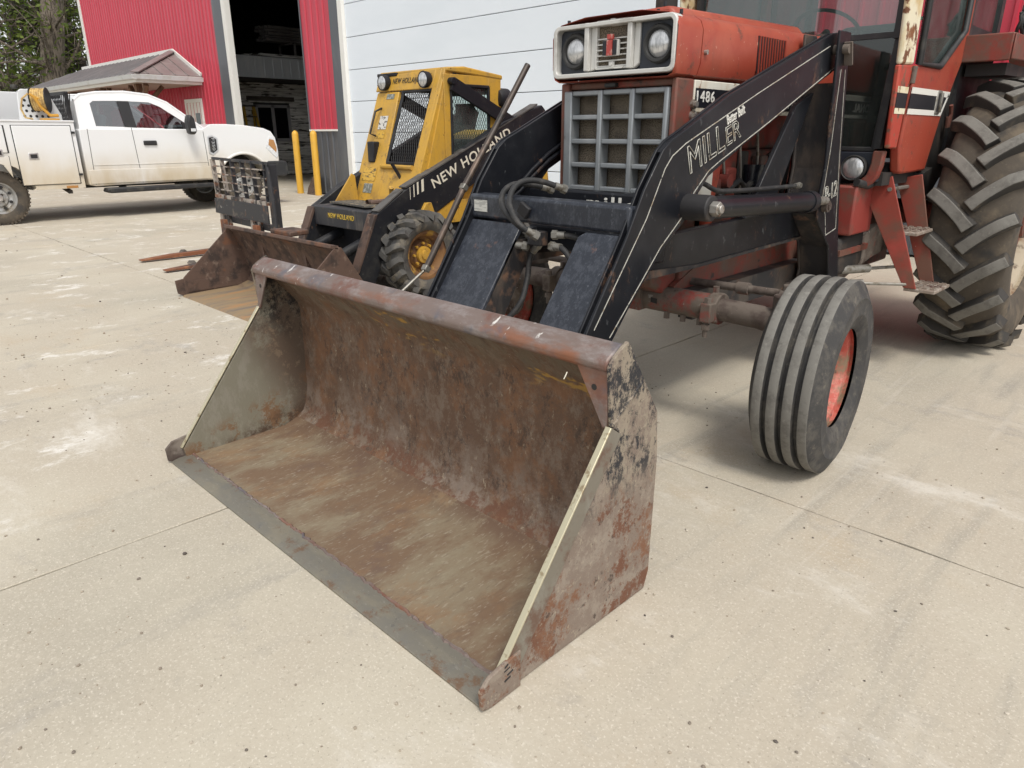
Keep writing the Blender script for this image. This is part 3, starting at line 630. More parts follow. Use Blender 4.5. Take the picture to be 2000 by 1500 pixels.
# greenhouse: pillars and roof as a shell, windows stay open between them
def side_quad(m, poly, sgn, dx=0.):
    m.add([(sgn * (ghx(z) + dx), y, z) for y, z in poly], [tuple(range(len(poly)))])
w1 = [(1.60, 1.50), (1.60, 1.86), (1.66, 1.90), (2.04, 1.915), (2.06, 1.49)]
w2 = [(2.25, 1.48), (2.22, 1.915), (2.58, 1.905), (2.75, 1.84), (3.36, 1.40), (2.86, 1.40), (2.72, 1.47)]
q = MB()
for sgn in (-1, 1):
    # roof rail + pillars built from strips
    top = [(1.37, 1.90), (1.48, 1.985), (1.75, 2.03), (2.2, 2.055), (2.60, 2.02), (2.90, 1.90), (3.50, 1.44)]
    low = [(1.60, 1.86), (1.66, 1.90), (1.85, 1.908), (2.13, 1.915), (2.58, 1.905), (2.75, 1.84), (3.36, 1.42)]
    for i in range(6): side_quad(q, [top[i], top[i + 1], low[i + 1], low[i]], sgn)
    side_quad(q, [(1.33, 1.44), (1.37, 1.90), (1.60, 1.86), (1.60, 1.50)], sgn); side_quad(q, [(1.33, 1.44), (1.60, 1.50), (2.06, 1.49), (2.25, 1.44)], sgn)
    side_quad(q, [(2.06, 1.49), (2.13, 1.915), (2.22, 1.915), (2.25, 1.44)], sgn); side_quad(q, [(2.25, 1.44), (2.25, 1.48), (2.72, 1.47), (2.86, 1.44)], sgn)
rf = [(1.37, 1.90), (1.48, 1.985), (1.75, 2.03), (2.2, 2.055), (2.60, 2.02), (2.90, 1.90)]
for i in range(5):
    (ya, za), (yb, zb) = rf[i], rf[i + 1]; q.add([(-ghx(za), ya, za), (ghx(za), ya, za), (ghx(zb), yb, zb), (-ghx(zb), yb, zb)], [(0, 1, 2, 3)])
q.add([(-ghx(1.44), 1.33, 1.44), (ghx(1.44), 1.33, 1.44), (ghx(1.9), 1.37, 1.9), (-ghx(1.9), 1.37, 1.9)], [(0, 1, 2, 3)])
q.build('cab_shell', m_tw, trk, smooth=45)
for sg in (1, -1): q = MB(); q.tube([(sg * (ghx(z) - .02), y, z + .004) for y, z in gh0[1:]], .028, 8); q.build('roof_rail', m_tw, trk)
for nm, pl in (('rear_side_window', w1), ('front_side_window', w2)):
    for sgn in (1, -1):
        q = MB(); side_quad(q, pl, sgn, -.006); q.build(nm, m_tgl, trk, smooth=0)
q = MB(); side_quad(q, [(2.06, 1.49), (2.04, 1.91), (2.24, 1.915), (2.26, 1.48)], 1, .004); q.build('b_pillar_trim', m_tblk, trk, smooth=0)
q = MB(); q.add([(-ghx(1.46) + .04, 3.46, 1.46), (ghx(1.46) - .04, 3.46, 1.46), (ghx(1.9) - .03, 2.89, 1.9), (-ghx(1.9) + .03, 2.89, 1.9)], [(0, 1, 2, 3)]); q.build('windscreen', m_tgl, trk, smooth=0)
q = MB(); side_quad(q, [(3.08, 1.40), (3.08, 1.60), (3.36, 1.40)], 1, .005); q.build('mirror_sail', m_tblk, trk, smooth=0)
q = MB()
for y in (1.8, 2.75): q.box((.45, y, 1.45), (.5, .12, .5), Matrix.Rotation(-.2, 3, 'X')); q.box((.45, y - .04, 1.77), (.28, .1, .2)); q.box((-.45, y, 1.45), (.5, .12, .5), Matrix.Rotation(-.2, 3, 'X')); q.box((-.45, y - .04, 1.77), (.28, .1, .2))
q.build('seats', m_seat, trk, bevel=.04)
q = MB(); q.bb((-.9, 3.15, 1.2), (.9, 3.45, 1.5)); q.build('dashboard', m_tblk, trk, bevel=.05)
q = MB(); q.lathe([(-.014, .17), (0, .184), (.014, .17), (0, .156), (-.014, .17)], 24, (0, 0, 0), 'y')
for v in q.v: v.rotate(Matrix.Rotation(.4, 3, 'X')); v += Vector((-.45, 3.05, 1.5))
q.build('steering_wheel', m_tblk, trk)
gaps = [[(1.42, .56), (1.44, 1.46)], [(2.20, .56), (2.155, 1.48)], [(3.47, .60), (3.44, 1.42)], [(1.44, .875), (3.46, .875)]]
for g_ in gaps[:3]:
    q = MB(); q.strip([(HW + .001, y, z) for y, z in g_], .008, (1, 0, 0), .003); q.build('door_gap', m_tblk, trk, smooth=0)
q = MB(); q.strip([(HW + .004, y, z) for y, z in gaps[3]], .012, (1, 0, 0), .008); q.build('body_crease', m_tw, trk, smooth=0, bevel=.003)
q = MB(); q.bb((HW, 1.34, .57), (HW + .014, 3.48, .80)); q.build('rocker_panel', m_tw, trk, bevel=.012)
q = MB(); q.bb((HW - .01, 2.32, 1.185), (HW + .03, 2.55, 1.265)); q.build('door_handle', m_tblk, trk, bevel=.015)
# front end
q = MB(); q.bb((-.95, 4.93, .85), (.80, 5.0, 1.28)); q.build('grille', m_tblk, trk, bevel=.02)
q = MB(); q.prism([(4.70, 1.12), (4.80, 1.33), (4.90, 1.30), (4.965, 1.18), (4.975, .96), (4.93, .90)], 'x', HW - .12, HW + .008); hl = q.build('headlight', m_lens, trk, bevel=.01)
q = MB(); q.prism([(4.77, 1.17), (4.80, 1.28), (4.90, 1.26), (4.945, 1.10), (4.93, 1.02)], 'x', HW, HW + .014); q.build('turn_signal', m_amb, hl, bevel=.004)
q = MB(); q.prism([(4.72, .56), (4.70, .86), (5.12, .86), (5.17, .80), (5.17, .60), (5.10, .54)], 'x', -1.0, HW + .02); q.build('bumper', m_tblk, trk, bevel=.03)
q = MB(); q.prism([(3.50, 1.02), (3.50, 1.34), (3.60, 1.35), (3.70, 1.30), (3.70, 1.08), (3.58, .99)], 'x', HW, HW + .012); bd = q.build('fender_badge', m_chr, trk, bevel=.01)
q = MB(); q.prism([(3.53, 1.06), (3.53, 1.31), (3.60, 1.32), (3.67, 1.28), (3.67, 1.09), (3.58, 1.03)], 'x', HW + .012, HW + .018); q.build('badge_inset', m_tblk, bd)
text('badge_lettering', 'F350', m_chr, bd, (HW + .019, 3.575, 1.30), (0, 0, -1), (0, 1, 0), W=.22, H=.055)
# mirror
q = MB(); q.beam((HW - .02, 3.18, 1.46), (HW + .24, 3.12, 1.47), .05, .06); q.build('mirror_arm', m_tblk, trk)
q = MB(); q.prism([(3.06, 1.38), (3.04, 1.58), (3.07, 1.69), (3.12, 1.71), (3.18, 1.64), (3.20, 1.42), (3.15, 1.36)], 'x', HW + .12, HW + .28); mr = q.build('mirror', m_tblk, trk, bevel=.03)
q = MB(); q.bb((HW + .275, 3.08, 1.42), (HW + .287, 3.17, 1.47)); q.build('mirror_lamp', m_lens, mr)
# running board
q = MB(); q.prism([(1.52, .44), (1.55, .50), (3.45, .50), (3.5, .45), (3.42, .42), (1.6, .41)], 'x', HW - .06, HW + .14); q.build('running_board', m_tblk, trk, bevel=.02)
q = MB()
for y in (1.0, 1.9, 2.9): q.beam((.6, y, .55), (HW + .02, y, .46), .06, .05)
q.bb((-.5, -1.6, .5), (-.38, 4.6, .66)); q.bb((.38, -1.6, .5), (.5, 4.6, .66)); q.bb((-.8, 1.3, .50), (.8, 3.5, .60)); q.bb((-.9, -.06, .36), (.9, .06, .48)); q.bb((-.9, 4.11, .36), (.9, 4.23, .48)); q.build('chassis', m_tund, trk)
# wheels
for (x, y, s) in ((.80, 0, 1), (-.80, 0, -1), (.80, 4.17, 1), (-.80, 4.17, -1)):
    R, w = .425, .275; q = MB(); c = (x, y, R - .008)
    pr = [(-.11, .245), (-.125, .27), (-.137, .33), (-.13, .385), (-.115, .413), (-.09, .423), (-.052, .425), (-.046, .412), (-.040, .425), (0, .426), (.040, .425), (.046, .412), (.052, .425), (.09, .423), (.115, .413), (.13, .385), (.137, .33), (.125, .27), (.11, .245)]
    q.lathe(pr, 64, c, 'x')
    for k in range(44):      # shoulder blocks
        for sd in (-1, 1):
            a = 2 * math.pi * (k + (sd > 0) * .5) / 44; q.box((x + sd * .118, y + .408 * math.cos(a), R - .008 + .408 * math.sin(a)), (.045, .030, .028), Matrix.Rotation(a, 3, 'X') )
    wh = bpy.data.objects.new('wheel', None); COL.objects.link(wh); wh.parent = trk
    q.build('tyre', m_mudtyre, wh)
    q = MB(); disc_rim(q, c, .25, .22, s, dish=.03, hub=.075)
    for k in range(8):
        a = k * math.pi / 4; q.cyl((x + s * .075, y + .105 * math.cos(a), c[2] + .105 * math.sin(a)), (x + s * .10, y + .105 * math.cos(a), c[2] + .105 * math.sin(a)), .014, 6)
    q.build('rim', m_rimt, wh)
    q = MB(); 
    for k in range(8):
        a = (k + .5) * math.pi / 4; q.cyl((x + s * .046, y + .175 * math.cos(a), c[2] + .175 * math.sin(a)), (x + s * .068, y + .175 * math.cos(a), c[2] + .175 * math.sin(a)), .024, 10)
    q.build('rim_vents', m_tblk, wh)
    q = MB(); q.lathe([(s * .07, .06), (s * .12, .058), (s * .145, .04), (s * .147, 0)], 20, c, 'x'); q.build('hub_cap', m_chr, wh)
# utility body
ub = [(-2.2, .56), (-2.2, 1.56), (1.24, 1.56), (1.24, .52), (.46, .52)] + arc(0, .44, .52, 12, 168, 14) + [(-.5, .56)]
for x0, x1 in ((.48, HW + .03), (-HW - .03, -.48)):
    q = MB(); q.prism(ub, 'x', x0, x1); q.build('utility_box', m_tw, trk, bevel=.012)
q = MB(); q.bb((-.48, -2.2, .62), (.48, 1.24, .70)); q.bb((-.48, 1.2, .7), (.48, 1.24, 1.5)); q.build('bed_floor', m_tblk, trk)
q = MB(); q.bb((.45, -2.2, 1.56), (HW + .045, 1.25, 1.585)); q.build('box_lid', m_tw, trk, bevel=.006)
def cdoor(y0, y1, z0, z1, cut=None):
    pl = cut or [(y0, z0), (y0, z1), (y1, z1), (y1, z0)]
    e = MB(); cx, cz = sum(p[0] for p in pl) / len(pl), sum(p[1] for p in pl) / len(pl)
    e.prism([(cx + (p[0] - cx) * 1.03, cz + (p[1] - cz) * 1.022) for p in pl], 'x', HW + .026, HW + .034); e.build('door_seal', m_tblk, trk)
    e = MB(); e.prism(pl, 'x', HW + .03, HW + .047); return e.build('compartment_door', m_tw, trk, bevel=.012)
d1 = cdoor(.34, 1.17, .60, 1.50); d2 = cdoor(-1.2, .22, 1.10, 1.50); d3 = cdoor(0, 0, 0, 0, [(.24, .60), (.24, 1.04), (-.9, 1.04), (-.62, .92), (-.2, 1.02), (.12, .98)] if False else [(-.35, 1.0), (-.35, 1.05), (.22, 1.05), (.22, .72), (.12, .92), (-.1, 1.0)])
for d_, y, z in ((d1, .56, 1.04), (d2, .08, 1.10)):
    q = MB(); q.bb((HW + .046, y - .07, z - .05), (HW + .056, y + .07, z + .05)); h = q.build('latch_plate', m_chr, d_, bevel=.006)
    q = MB(); q.bb((HW + .056, y - .045, z - .03), (HW + .062, y + .05, z + .03)); q.build('latch', m_tblk, d_, bevel=.004)
for z in (.72, 1.38):
    q = MB(); q.bb((HW + .03, 1.165, z), (HW + .055, 1.225, z + .035)); q.build('hinge', m_tblk, d1)
q = MB(); q.bb((HW + .03, .95, .525), (HW + .045, 1.12, .565)); q.build('side_marker', m_amb, trk, bevel=.003)
# headache rack with perforated side plates, mesh, reel
m_perf = M('perforated_white', (.70, .71, .72), rough=.45)
for x in (.55, -.55):
    q = MB(); q.prism([(.62, 1.59), (.66, 2.02), (.72, 2.06), (1.06, 2.06), (1.10, 2.02), (1.28, 1.59)], 'x', x - .02, x + .02); rk_ = q.build('rack_upright', m_perf, trk, bevel=.01)
    q = MB()
    for iy in range(5):
        for iz in range(4):
            y = .70 + iy * .085 + (iz % 2) * .04; z = 1.65 + iz * .08
            if x > 0: q.cyl((x + .018, y, z), (x + .0225, y, z), .022, 8)
    if x > 0: q.build('punched_holes', m_tblk, rk_)
q = MB(); q.bb((-.95, 1.22, 1.98), (.95, 1.27, 2.03)); q.bb((-.95, 1.22, 1.5), (-.9, 1.27, 2.0)); q.bb((.90, 1.22, 1.5), (.95, 1.27, 2.0))
for k in range(26):
    q.beam((-.9 + k * .07, 1.245, 1.5), (-.9 + k * .07 + .24, 1.245, 1.98), .012, .012); q.beam((-.9 + k * .07, 1.245, 1.5), (-.9 + k * .07 - .24, 1.245, 1.98), .012, .012)
q.build('cab_guard', m_tblk, trk)
m_hose = M('hose_yellow', (.60, .42, .16), [LY((.38, .25, .10), s=20, lo=.4, hi=.6)], rough=.6); m_reel = M('reel_orange', (.58, .30, .04), rough=.45)
q = MB()
for k in range(6): 
    x = .62 + k * .034; ring = [(x, .93 + .155 * math.cos(a * math.pi / 14), 1.90 + .155 * math.sin(a * math.pi / 14)) for a in range(29)]; q.tube(ring, .019, 8, cap=False)
RC = Vector((.71, .93, 1.93)); RZ = Matrix.Rotation(D2R(58), 3, 'Z')
def rturn(m):
    for v in m.v: v.xyz = RC + RZ @ (v - RC)
    return m
rturn(q); reel = q.build('hose_reel', m_hose, trk)
q = MB()
for x in (.595, .815): q.lathe([(x - .006, .05), (x - .006, .185), (x + .006, .185), (x + .006, .05)], 32, (0, .93, 1.90), 'x')
q.cyl((.59, .93, 1.90), (.82, .93, 1.90), .12, 20); rturn(q); q.build('reel_flange', m_tblk, reel)
q = MB(); q.tube([(.86, .74, 1.98), (.86, .80, 1.93), (.85, .86, 1.80), (.85, .98, 1.66), (.85, 1.1, 1.66)], [.018, .028, .022, .026, .028], 8); q.tube([(.86, .80, 1.92), (.83, .93, 1.90)], .02, 8); q.bb((.70, .86, 1.59), (.88, 1.10, 1.615)); q.build('reel_arm', m_reel, reel, bevel=.006)
q = MB(); q.tube([(.86, .72, 1.98), (.87, .62, 1.90), (.87, .58, 1.75), (.86, .62, 1.62), (.86, .72, 1.60)], .014, 8); q.build('loose_hose', m_hose, reel)
q = MB(); q.prism([(.10, 1.59), (.08, 1.72), (.16, 1.82), (.30, 1.85), (.40, 1.83), (.40, 1.59)], 'x', -.4, .42); q.build('bed_toolbox', m_tblk, trk, bevel=.04)
q = MB(); q.cyl((.55, .64, 2.06), (.55, .64, 2.12), .05, 10); q.build('work_lamp', m_tblk, trk, bevel=.01)

# ================================================================ pallet fork attachment
pf = thing('pallet_fork_attachment', 'worn black pallet fork attachment with grid guard and two rusty tines', 'pallet fork', (-8.15, 3.8, 0))
m_pfb = M('fork_black', (.030, .031, .036), [LY((.12, .10, .085), s=7, lo=.56, hi=.68), LY((.45, .42, .38), s=11, lo=.64, hi=.70, amt=.8, gate=(1, 0, 0, -7.8, -8.6)), LY((.18, .085, .045), s=9, lo=.6, hi=.7, amt=.8)], rough=.55, root=(-8.15, 3.8, 0))
m_pfw = M('fork_chipped', (.36, .32, .28), [LY((.04, .035, .035), s=8, lo=.46, hi=.56, st=(1, 1, .6)), LY((.20, .09, .05), s=11, lo=.52, hi=.66)], rough=.7)
FY = 3.80; FXa, FXb = -8.86, -7.46
def tilt(p): return p
for k in range(6):
    x = FXa + .03 + (FXb - FXa - .12) * k / 5.; q = MB(); q.beam((x, FY, .66), (x - (.04 if k < 5 else 0), FY, 1.09), .012 if k else .03, .05, up=(0, 1, 0)); q.build('grid_upright', m_pfw if k < 2 else m_pfb, pf)
for k in range(4):
    z = .74 + k * .09; q = MB(); q.beam((FXa, FY - .018, z + .005), (FXb - .06, FY - .018, z - .005), .014, .014); q.build('grid_bar', m_pfw, pf)
q = MB(); q.beam((FXa, FY, 1.10), (FXb, FY, 1.075), .03, .03); q.build('top_rail', m_pfb, pf)
q = MB(); q.beam((FXa, FY - .01, .665), (FXb - .08, FY - .01, .645), .04, .04); q.build('middle_rail', m_pfw, pf)
q = MB(); q.prism([(FXb - .05, .10), (FXb - .06, 1.08), (FXb - .02, 1.08), (FXb + .045, .70), (FXb + .06, .10)], 'y', FY - .01, FY + .01); q.bb((FXb - .065, FY, .10), (FXb - .05, FY + .12, 1.06)); q.build('side_flange', m_pfb, pf, bevel=.004)
q = MB(); q.prism([(FXa - .01, .46), (FXa, .635), (FXb - .06, .625), (FXb - .055, .43)], 'y', FY - .045, FY - .025); q.build('carriage_plate', m_pfb, pf, bevel=.004)
for k, x in enumerate((-8.78, -8.60, -7.98, -7.80)):
    q = MB(); q.bb((x - .035, FY - .02, .06), (x + .035, FY + .02, .45)); q.build('lower_upright', m_pfw, pf, bevel=.003)
q = MB(); q.beam((FXa + .1, FY + .03, .40), (FXb, FY + .03, .37), .05, .07); q.beam((FXa + .05, FY + .03, .09), (FXb + .05, FY + .03, .09), .06, .10); q.build('lower_rail', m_pfb, pf)
m_tine = M('rusty_tine', (.20, .075, .035), [LY((.06, .045, .04), s=4, lo=.45, hi=.62, st=(1, .4, 1)), LY((.30, .13, .06), s=9, lo=.55, hi=.7)], rough=.8)
for x, y0 in ((-8.6, 2.70), (-7.76, 2.655)):
    q = MB(); q.prism([(y0, .018), (y0, .03), (y0 + .35, .058), (FY - .10, .075), (FY - .10, .40), (FY - .05, .40), (FY - .05, .02)], 'x', x - .05, x + .05); q.build('tine', m_tine, pf, bevel=.005)
# ================================================================ skid steer loader
XS = -5.62; RS = (XS, 4.4, 0)
sk = thing('skid_steer_loader', 'yellow and black skid steer loader with mesh cab and rusty bucket', 'skid steer', RS)
m_sy = M('skid_yellow', (.55, .315, .04), [LY((.45, .27, .06), s=3, lo=.45, hi=.65, d=9, nr=.7), LY((.30, .19, .07), s=7, lo=.50, hi=.66, amt=.6, d=10, nr=.78, st=(1, 1, .4)), LY((.18, .11, .045), s=9, lo=.57, hi=.66, amt=.8, d=10, nr=.75), LY((.10, .05, .025), s=22, lo=.66, hi=.70, amt=.9), LY((.18, .10, .05), s=5, lo=.45, hi=.65, amt=.7, gate=(0, 0, 1, 1.0, .7))], rough=.5, root=RS, bump=(30, .08, .004))
m_sb = M('skid_black', (.014, .015, .019), [LY((.036, .035, .035), s=5, lo=.45, hi=.7), LY((.12, .075, .05), s=9, lo=.66, hi=.72, amt=.8), LY((.10, .095, .085), s=30, lo=.62, hi=.7, amt=.6)], rough=.48, spec=.3)
m_srust = M('skid_rust', (.115, .072, .055), [LY((.05, .035, .03), s=8, lo=.45, hi=.65), LY((.22, .16, .125), s=14, lo=.56, hi=.7, amt=.7), LY((.22, .085, .035), s=5, lo=.58, hi=.72, amt=.6)], rough=.75, bump=(40, .35, .005), metal=.15)
m_sfloor = M('skid_bucket_floor', (.25, .18, .105), [LY((.16, .13, .105), s=4, lo=.45, hi=.66, st=(2, .5, 1), d=9, nr=.7), LY((.33, .185, .085), s=4, lo=.5, hi=.68, st=(2, .5, 1), d=9, nr=.7), LY((.12, .08, .06), s=4, lo=.52, hi=.7, gate=(0, 1, 0, 2.6, 2.95), off=4)], rough=.7, root=RS, bump=(30, .25, .004))
m_wtxt = M('cream_lettering', (.70, .66, .55), rough=.6); m_ytxt = M('yellow_lettering', (.62, .42, .05), rough=.6); m_btxt = M('dark_lettering', (.03, .03, .025), rough=.6)
m_silver = M('silver_rod', (.75, .75, .75), rough=.2, metal=1.)
m_hoseb = M('black_hose', (.022, .022, .023), [LY((.06, .055, .05), s=20, lo=.5, hi=.7)], rough=.65)
# wheels
for x, s in ((-4.965, 1), (-6.30, -1)):
    for y in (3.88, 4.82):
        c = (x, y, .374); q = MB(); carcass(q, c, .379, .255, .215, .034, 56)
        for k in range(18):
            for sd in (-1, 1): lug(q, c, .382, .255, sd, 2 * math.pi * (k + (sd > 0) * .5) / 18, .20, .052, .030, 0, 0, foot=.03, curve=.9)
        wh = bpy.data.objects.new('wheel', None); COL.objects.link(wh); wh.parent = sk
        q.build('tyre', m_skidtyre, wh, smooth=30)
        q = MB(); disc_rim(q, c, .21, .22, s, dish=.075, hub=.07)
        q.build('rim', M('skid_rim', (.22, .115, .045), [LY((.12, .06, .035), s=9, lo=.42, hi=.62), LY((.42, .25, .05), s=7, lo=.56, hi=.64)], rough=.7) if 'skid_rim' not in bpy.data.materials else bpy.data.materials['skid_rim'], wh)
        q = MB(); q.lathe([(s * .03, .075), (s * .055, .072), (s * .06, .045), (s * .075, .04), (s * .08, .0)], 18, c, 'x')
        for k in range(8):
            a = k * math.pi / 4; q.cyl((x + s * .02, y + .1 * math.cos(a), c[2] + .1 * math.sin(a)), (x + s * .045, y + .1 * math.cos(a), c[2] + .1 * math.sin(a)), .012, 6)
        q.build('hub', m_sy, wh)
# body
q = MB(); q.bb((-6.12, 3.66, .17), (-5.12, 5.75, .62)); q.build('chassis', m_sb, sk, bevel=.02)
q = MB(); q.prism([(4.95, .62), (4.95, 1.30), (5.4, 1.42), (5.72, 1.36), (5.80, .9), (5.78, .4), (5.6, .3)], 'x', -6.08, -5.16); q.build('engine_hood', m_sy, sk, bevel=.03)
for xa_, xb_ in ((-5.145, -5.09), (-6.15, -6.09)): q = MB(); q.bb((xa_, 3.9, .60), (xb_, 5.0, .80)); q.build('side_sill', m_sy, sk)
q = MB(); q.prism([(4.02, .55), (3.98, .73), (4.03, .80), (4.09, .80), (4.13, .70), (4.20, .70), (4.24, .60), (4.2, .52)], 'x', -5.09, -5.05); q.build('axle_bracket', m_sy, sk, bevel=.006)
q = MB(); q.bb((-5.95, 3.70, .20), (-5.28, 3.78, .62)); q.build('front_guard', m_sy, sk, bevel=.01)
# boom arms
SC = 5.08 / 4.98
armp = [(3.438, .746), (3.23, .26), (3.25, .14), (3.38, .15), (3.60, .55), (3.75, .565), (4.07, .705), (4.412, .877), (5.45, 1.37), (5.52, 1.60), (5.463, 1.645), (4.945, 1.489), (4.209, 1.138), (3.745, .927)]
armp = [(y * SC, 1.38 - (1.38 - z) * SC) for y, z in armp]
for x0, x1 in ((-5.17, -5.08), (-6.16, -6.07)):
    q = MB(); q.prism(armp, 'x', x0, x1); ab = q.build('boom_arm', m_sb, sk, bevel=.010)
    if x1 > -5.5:
        near_arm = ab
    q = MB(); lp = [(3.438, .735), (3.23, .26), (3.25, .15), (3.36, .17)]; lp = [(y * SC - .012, z) for y, z in lp]
    q.prism([(lp[0][0] - .006, lp[0][1]), (lp[1][0] - .006, lp[1][1]), (lp[1][0] + .02, lp[1][1]), (lp[0][0] + .03, lp[0][1])], 'x', x0 - .012, x1 + .004); q.build('leg_plate', m_srust, sk, bevel=.006)
# arm top edge lip worn
q = MB(); q.beam((-5.125, 3.53, .756), (-5.125, 3.80, .925), .10, .012, up=(0, -.5, 1)); q.beam((-5.125, 3.83, .94), (-5.125, 5.5, 1.655), .10, .012, up=(0, -.4, 1)); q.build('arm_cap', M('worn_cap', (.10, .095, .09), [LY((.05, .045, .04), s=8, lo=.45, hi=.65)], rough=.6), near_arm)
ux = Vector((0, 1., .455)).normalized(); uz = Vector((0, -.455, 1.)).normalized()
text('arm_lettering', 'NEW HOLLAND', m_wtxt, near_arm, (-5.0785, 4.150, .915), ux, uz, W=1.08, H=.088, bold=.012, spacing=1.1)
for k, w in enumerate((.006, .012, .020, .030)):
    q = MB(); o_ = Vector((-5.0785, 3.875 + .04 * k + (.01 if k > 2 else 0), .835 + .0185 * k)); q.add([o_, o_ + ux * w, o_ + ux * w + Vector((0, 0, .105)), o_ + Vector((0, 0, .105))], [(0, 1, 2, 3)]); q.build('arm_stripe', m_wtxt, near_arm, smooth=0)
# front cross plate and step
q = MB(); q.bb((-6.06, 3.495, .575), (-5.18, 3.515, .748)); q.prism([(3.50, .735), (3.50, .752), (3.98, .775), (3.98, .755)], 'x', -6.06, -5.18); cp_ = q.build('cross_plate', M('worn_black_plate', (.032, .033, .038), [LY((.13, .115, .10), s=6, lo=.54, hi=.68, st=(1, 1, .3)), LY((.12, .07, .045), s=11, lo=.6, hi=.7)], rough=.5), sk, bevel=.008)
text('plate_lettering', 'NEW HOLLAND', m_ytxt, cp_, (-5.82, 3.4935, .655), (1, 0, 0), (0, 0, 1), W=.42, H=.045, spacing=1.1)
q = MB(); q.prism([(-5.95, 3.60), (-5.30, 3.55), (-5.26, 3.66), (-5.35, 3.86), (-5.92, 3.86)], 'z', .772, .786); q.build('step_mat', M('tread_mat', (.08, .075, .068), [LY((.26, .21, .14), s=22, lo=.52, hi=.62)], rough=.8, bump=(60, .8, .006)), sk)
# tilt cylinders
for x in (-5.36, -5.88):
    q = MB(); q.cyl((x, 3.95, .62), (x, 3.28, .37), .045, 14); q.lathe([(0, .05), (.03, .05)], 14, (x, 3.28, .37), 'y'); cy = q.build('tilt_cylinder', m_sb, sk)
    q = MB(); q.cyl((x, 3.30, .38), (x, 3.14, .32), .02, 12); q.build('cylinder_rod', m_silver, cy)
# cab
def FPy(z): return 3.95 + (z - .75) * .372
def sloped(m, poly, th=.03):
    n = len(poly); vs = [(x, FPy(z), z) for x, z in poly] + [(x, FPy(z) + th, z) for x, z in poly]
    m.add(vs, [tuple(range(n)), tuple(range(2 * n - 1, n - 1, -1))] + [(i, (i + 1) % n, n + (i + 1) % n, n + i) for i in range(n)])
CL, CR = -6.12, -5.16
cab = MB(); sloped(cab, [(CL, .76), (CL + .02, 1.75), (CL + .36, 1.75), (CL + .43, .76)], .05); cab = cab.build('cab_front_panel', m_sy, sk, bevel=.008)
q = MB(); sloped(q, [(CL + .43, .76), (CL + .41, 1.10), (CR - .11, 1.10), (CR - .11, .76)], .04); q.build('lower_front_panel', m_sy, sk, bevel=.006)
q = MB(); q.tube([(CL + .37, FPy(1.09) - .01, 1.09), (CR - .12, FPy(1.09) - .01, 1.09)], .022, 8); q.build('sill_roll', m_sy, sk)
q = MB(); sloped(q, [(CR - .12, .76), (CR - .12, 1.92), (CR - .045, 1.93), (CR - .03, .76)], .06); sloped(q, [(CR - .04, .90), (CR - .045, 1.93), (CR, 1.93), (CR, .90)], .10); q.build('right_front_post', m_sy, sk, bevel=.006)
q = MB(); q.add([(CR + .003, FPy(.95) + .105, .95), (CR + .003, FPy(1.9) + .105, 1.90), (CR + .003, FPy(1.9) + .14, 1.90), (CR + .003, FPy(.95) + .14, .95)], [(0, 1, 2, 3)]); q.build('post_channel', m_sb, sk, smooth=0)
q = MB(); sloped(q, [(CL - .02, 1.76), (CL - .02, 1.90), (CR - .12, 1.93), (CR - .12, 1.76)], .10); hdr = q.build('header', m_sy, sk, bevel=.01)
text('header_lettering', 'NEW HOLLAND', m_btxt, hdr, (-5.885, FPy(1.825) - .003, 1.825), (1, 0, 0), (0, .372, 1), W=.40, H=.05, spacing=1.1)
q = MB(); q.bb((CL - .04, FPy(1.9) - .01, 1.895), (-5.85, FPy(1.9) + .05, 1.925)); q.build('torn_gasket', m_sb, sk, bevel=.006)
m_lampw = M('lamp_lens', (.62, .63, .64), [LY((.40, .41, .42), s=70, lo=.45, hi=.6, st=(1, 1, .25))], rough=.18, metal=.45, coat=.6, bump=(90, .25, .003, (1, 1, .2)))
for x in (-5.98, -5.36):
    q = MB(); c = (x, FPy(1.84) - .055, 1.838); q.lathe([(.06, .03), (.05, .066), (0, .072), (-.012, .07), (-.012, .060)], 24, c, 'y'); lp_ = q.build('work_light', m_sb, sk)
    q = MB(); q.lathe([(-.010, .061), (-.022, .045), (-.027, .02), (-.028, 0)], 24, c, 'y'); q.build('lens', m_lampw, lp_)
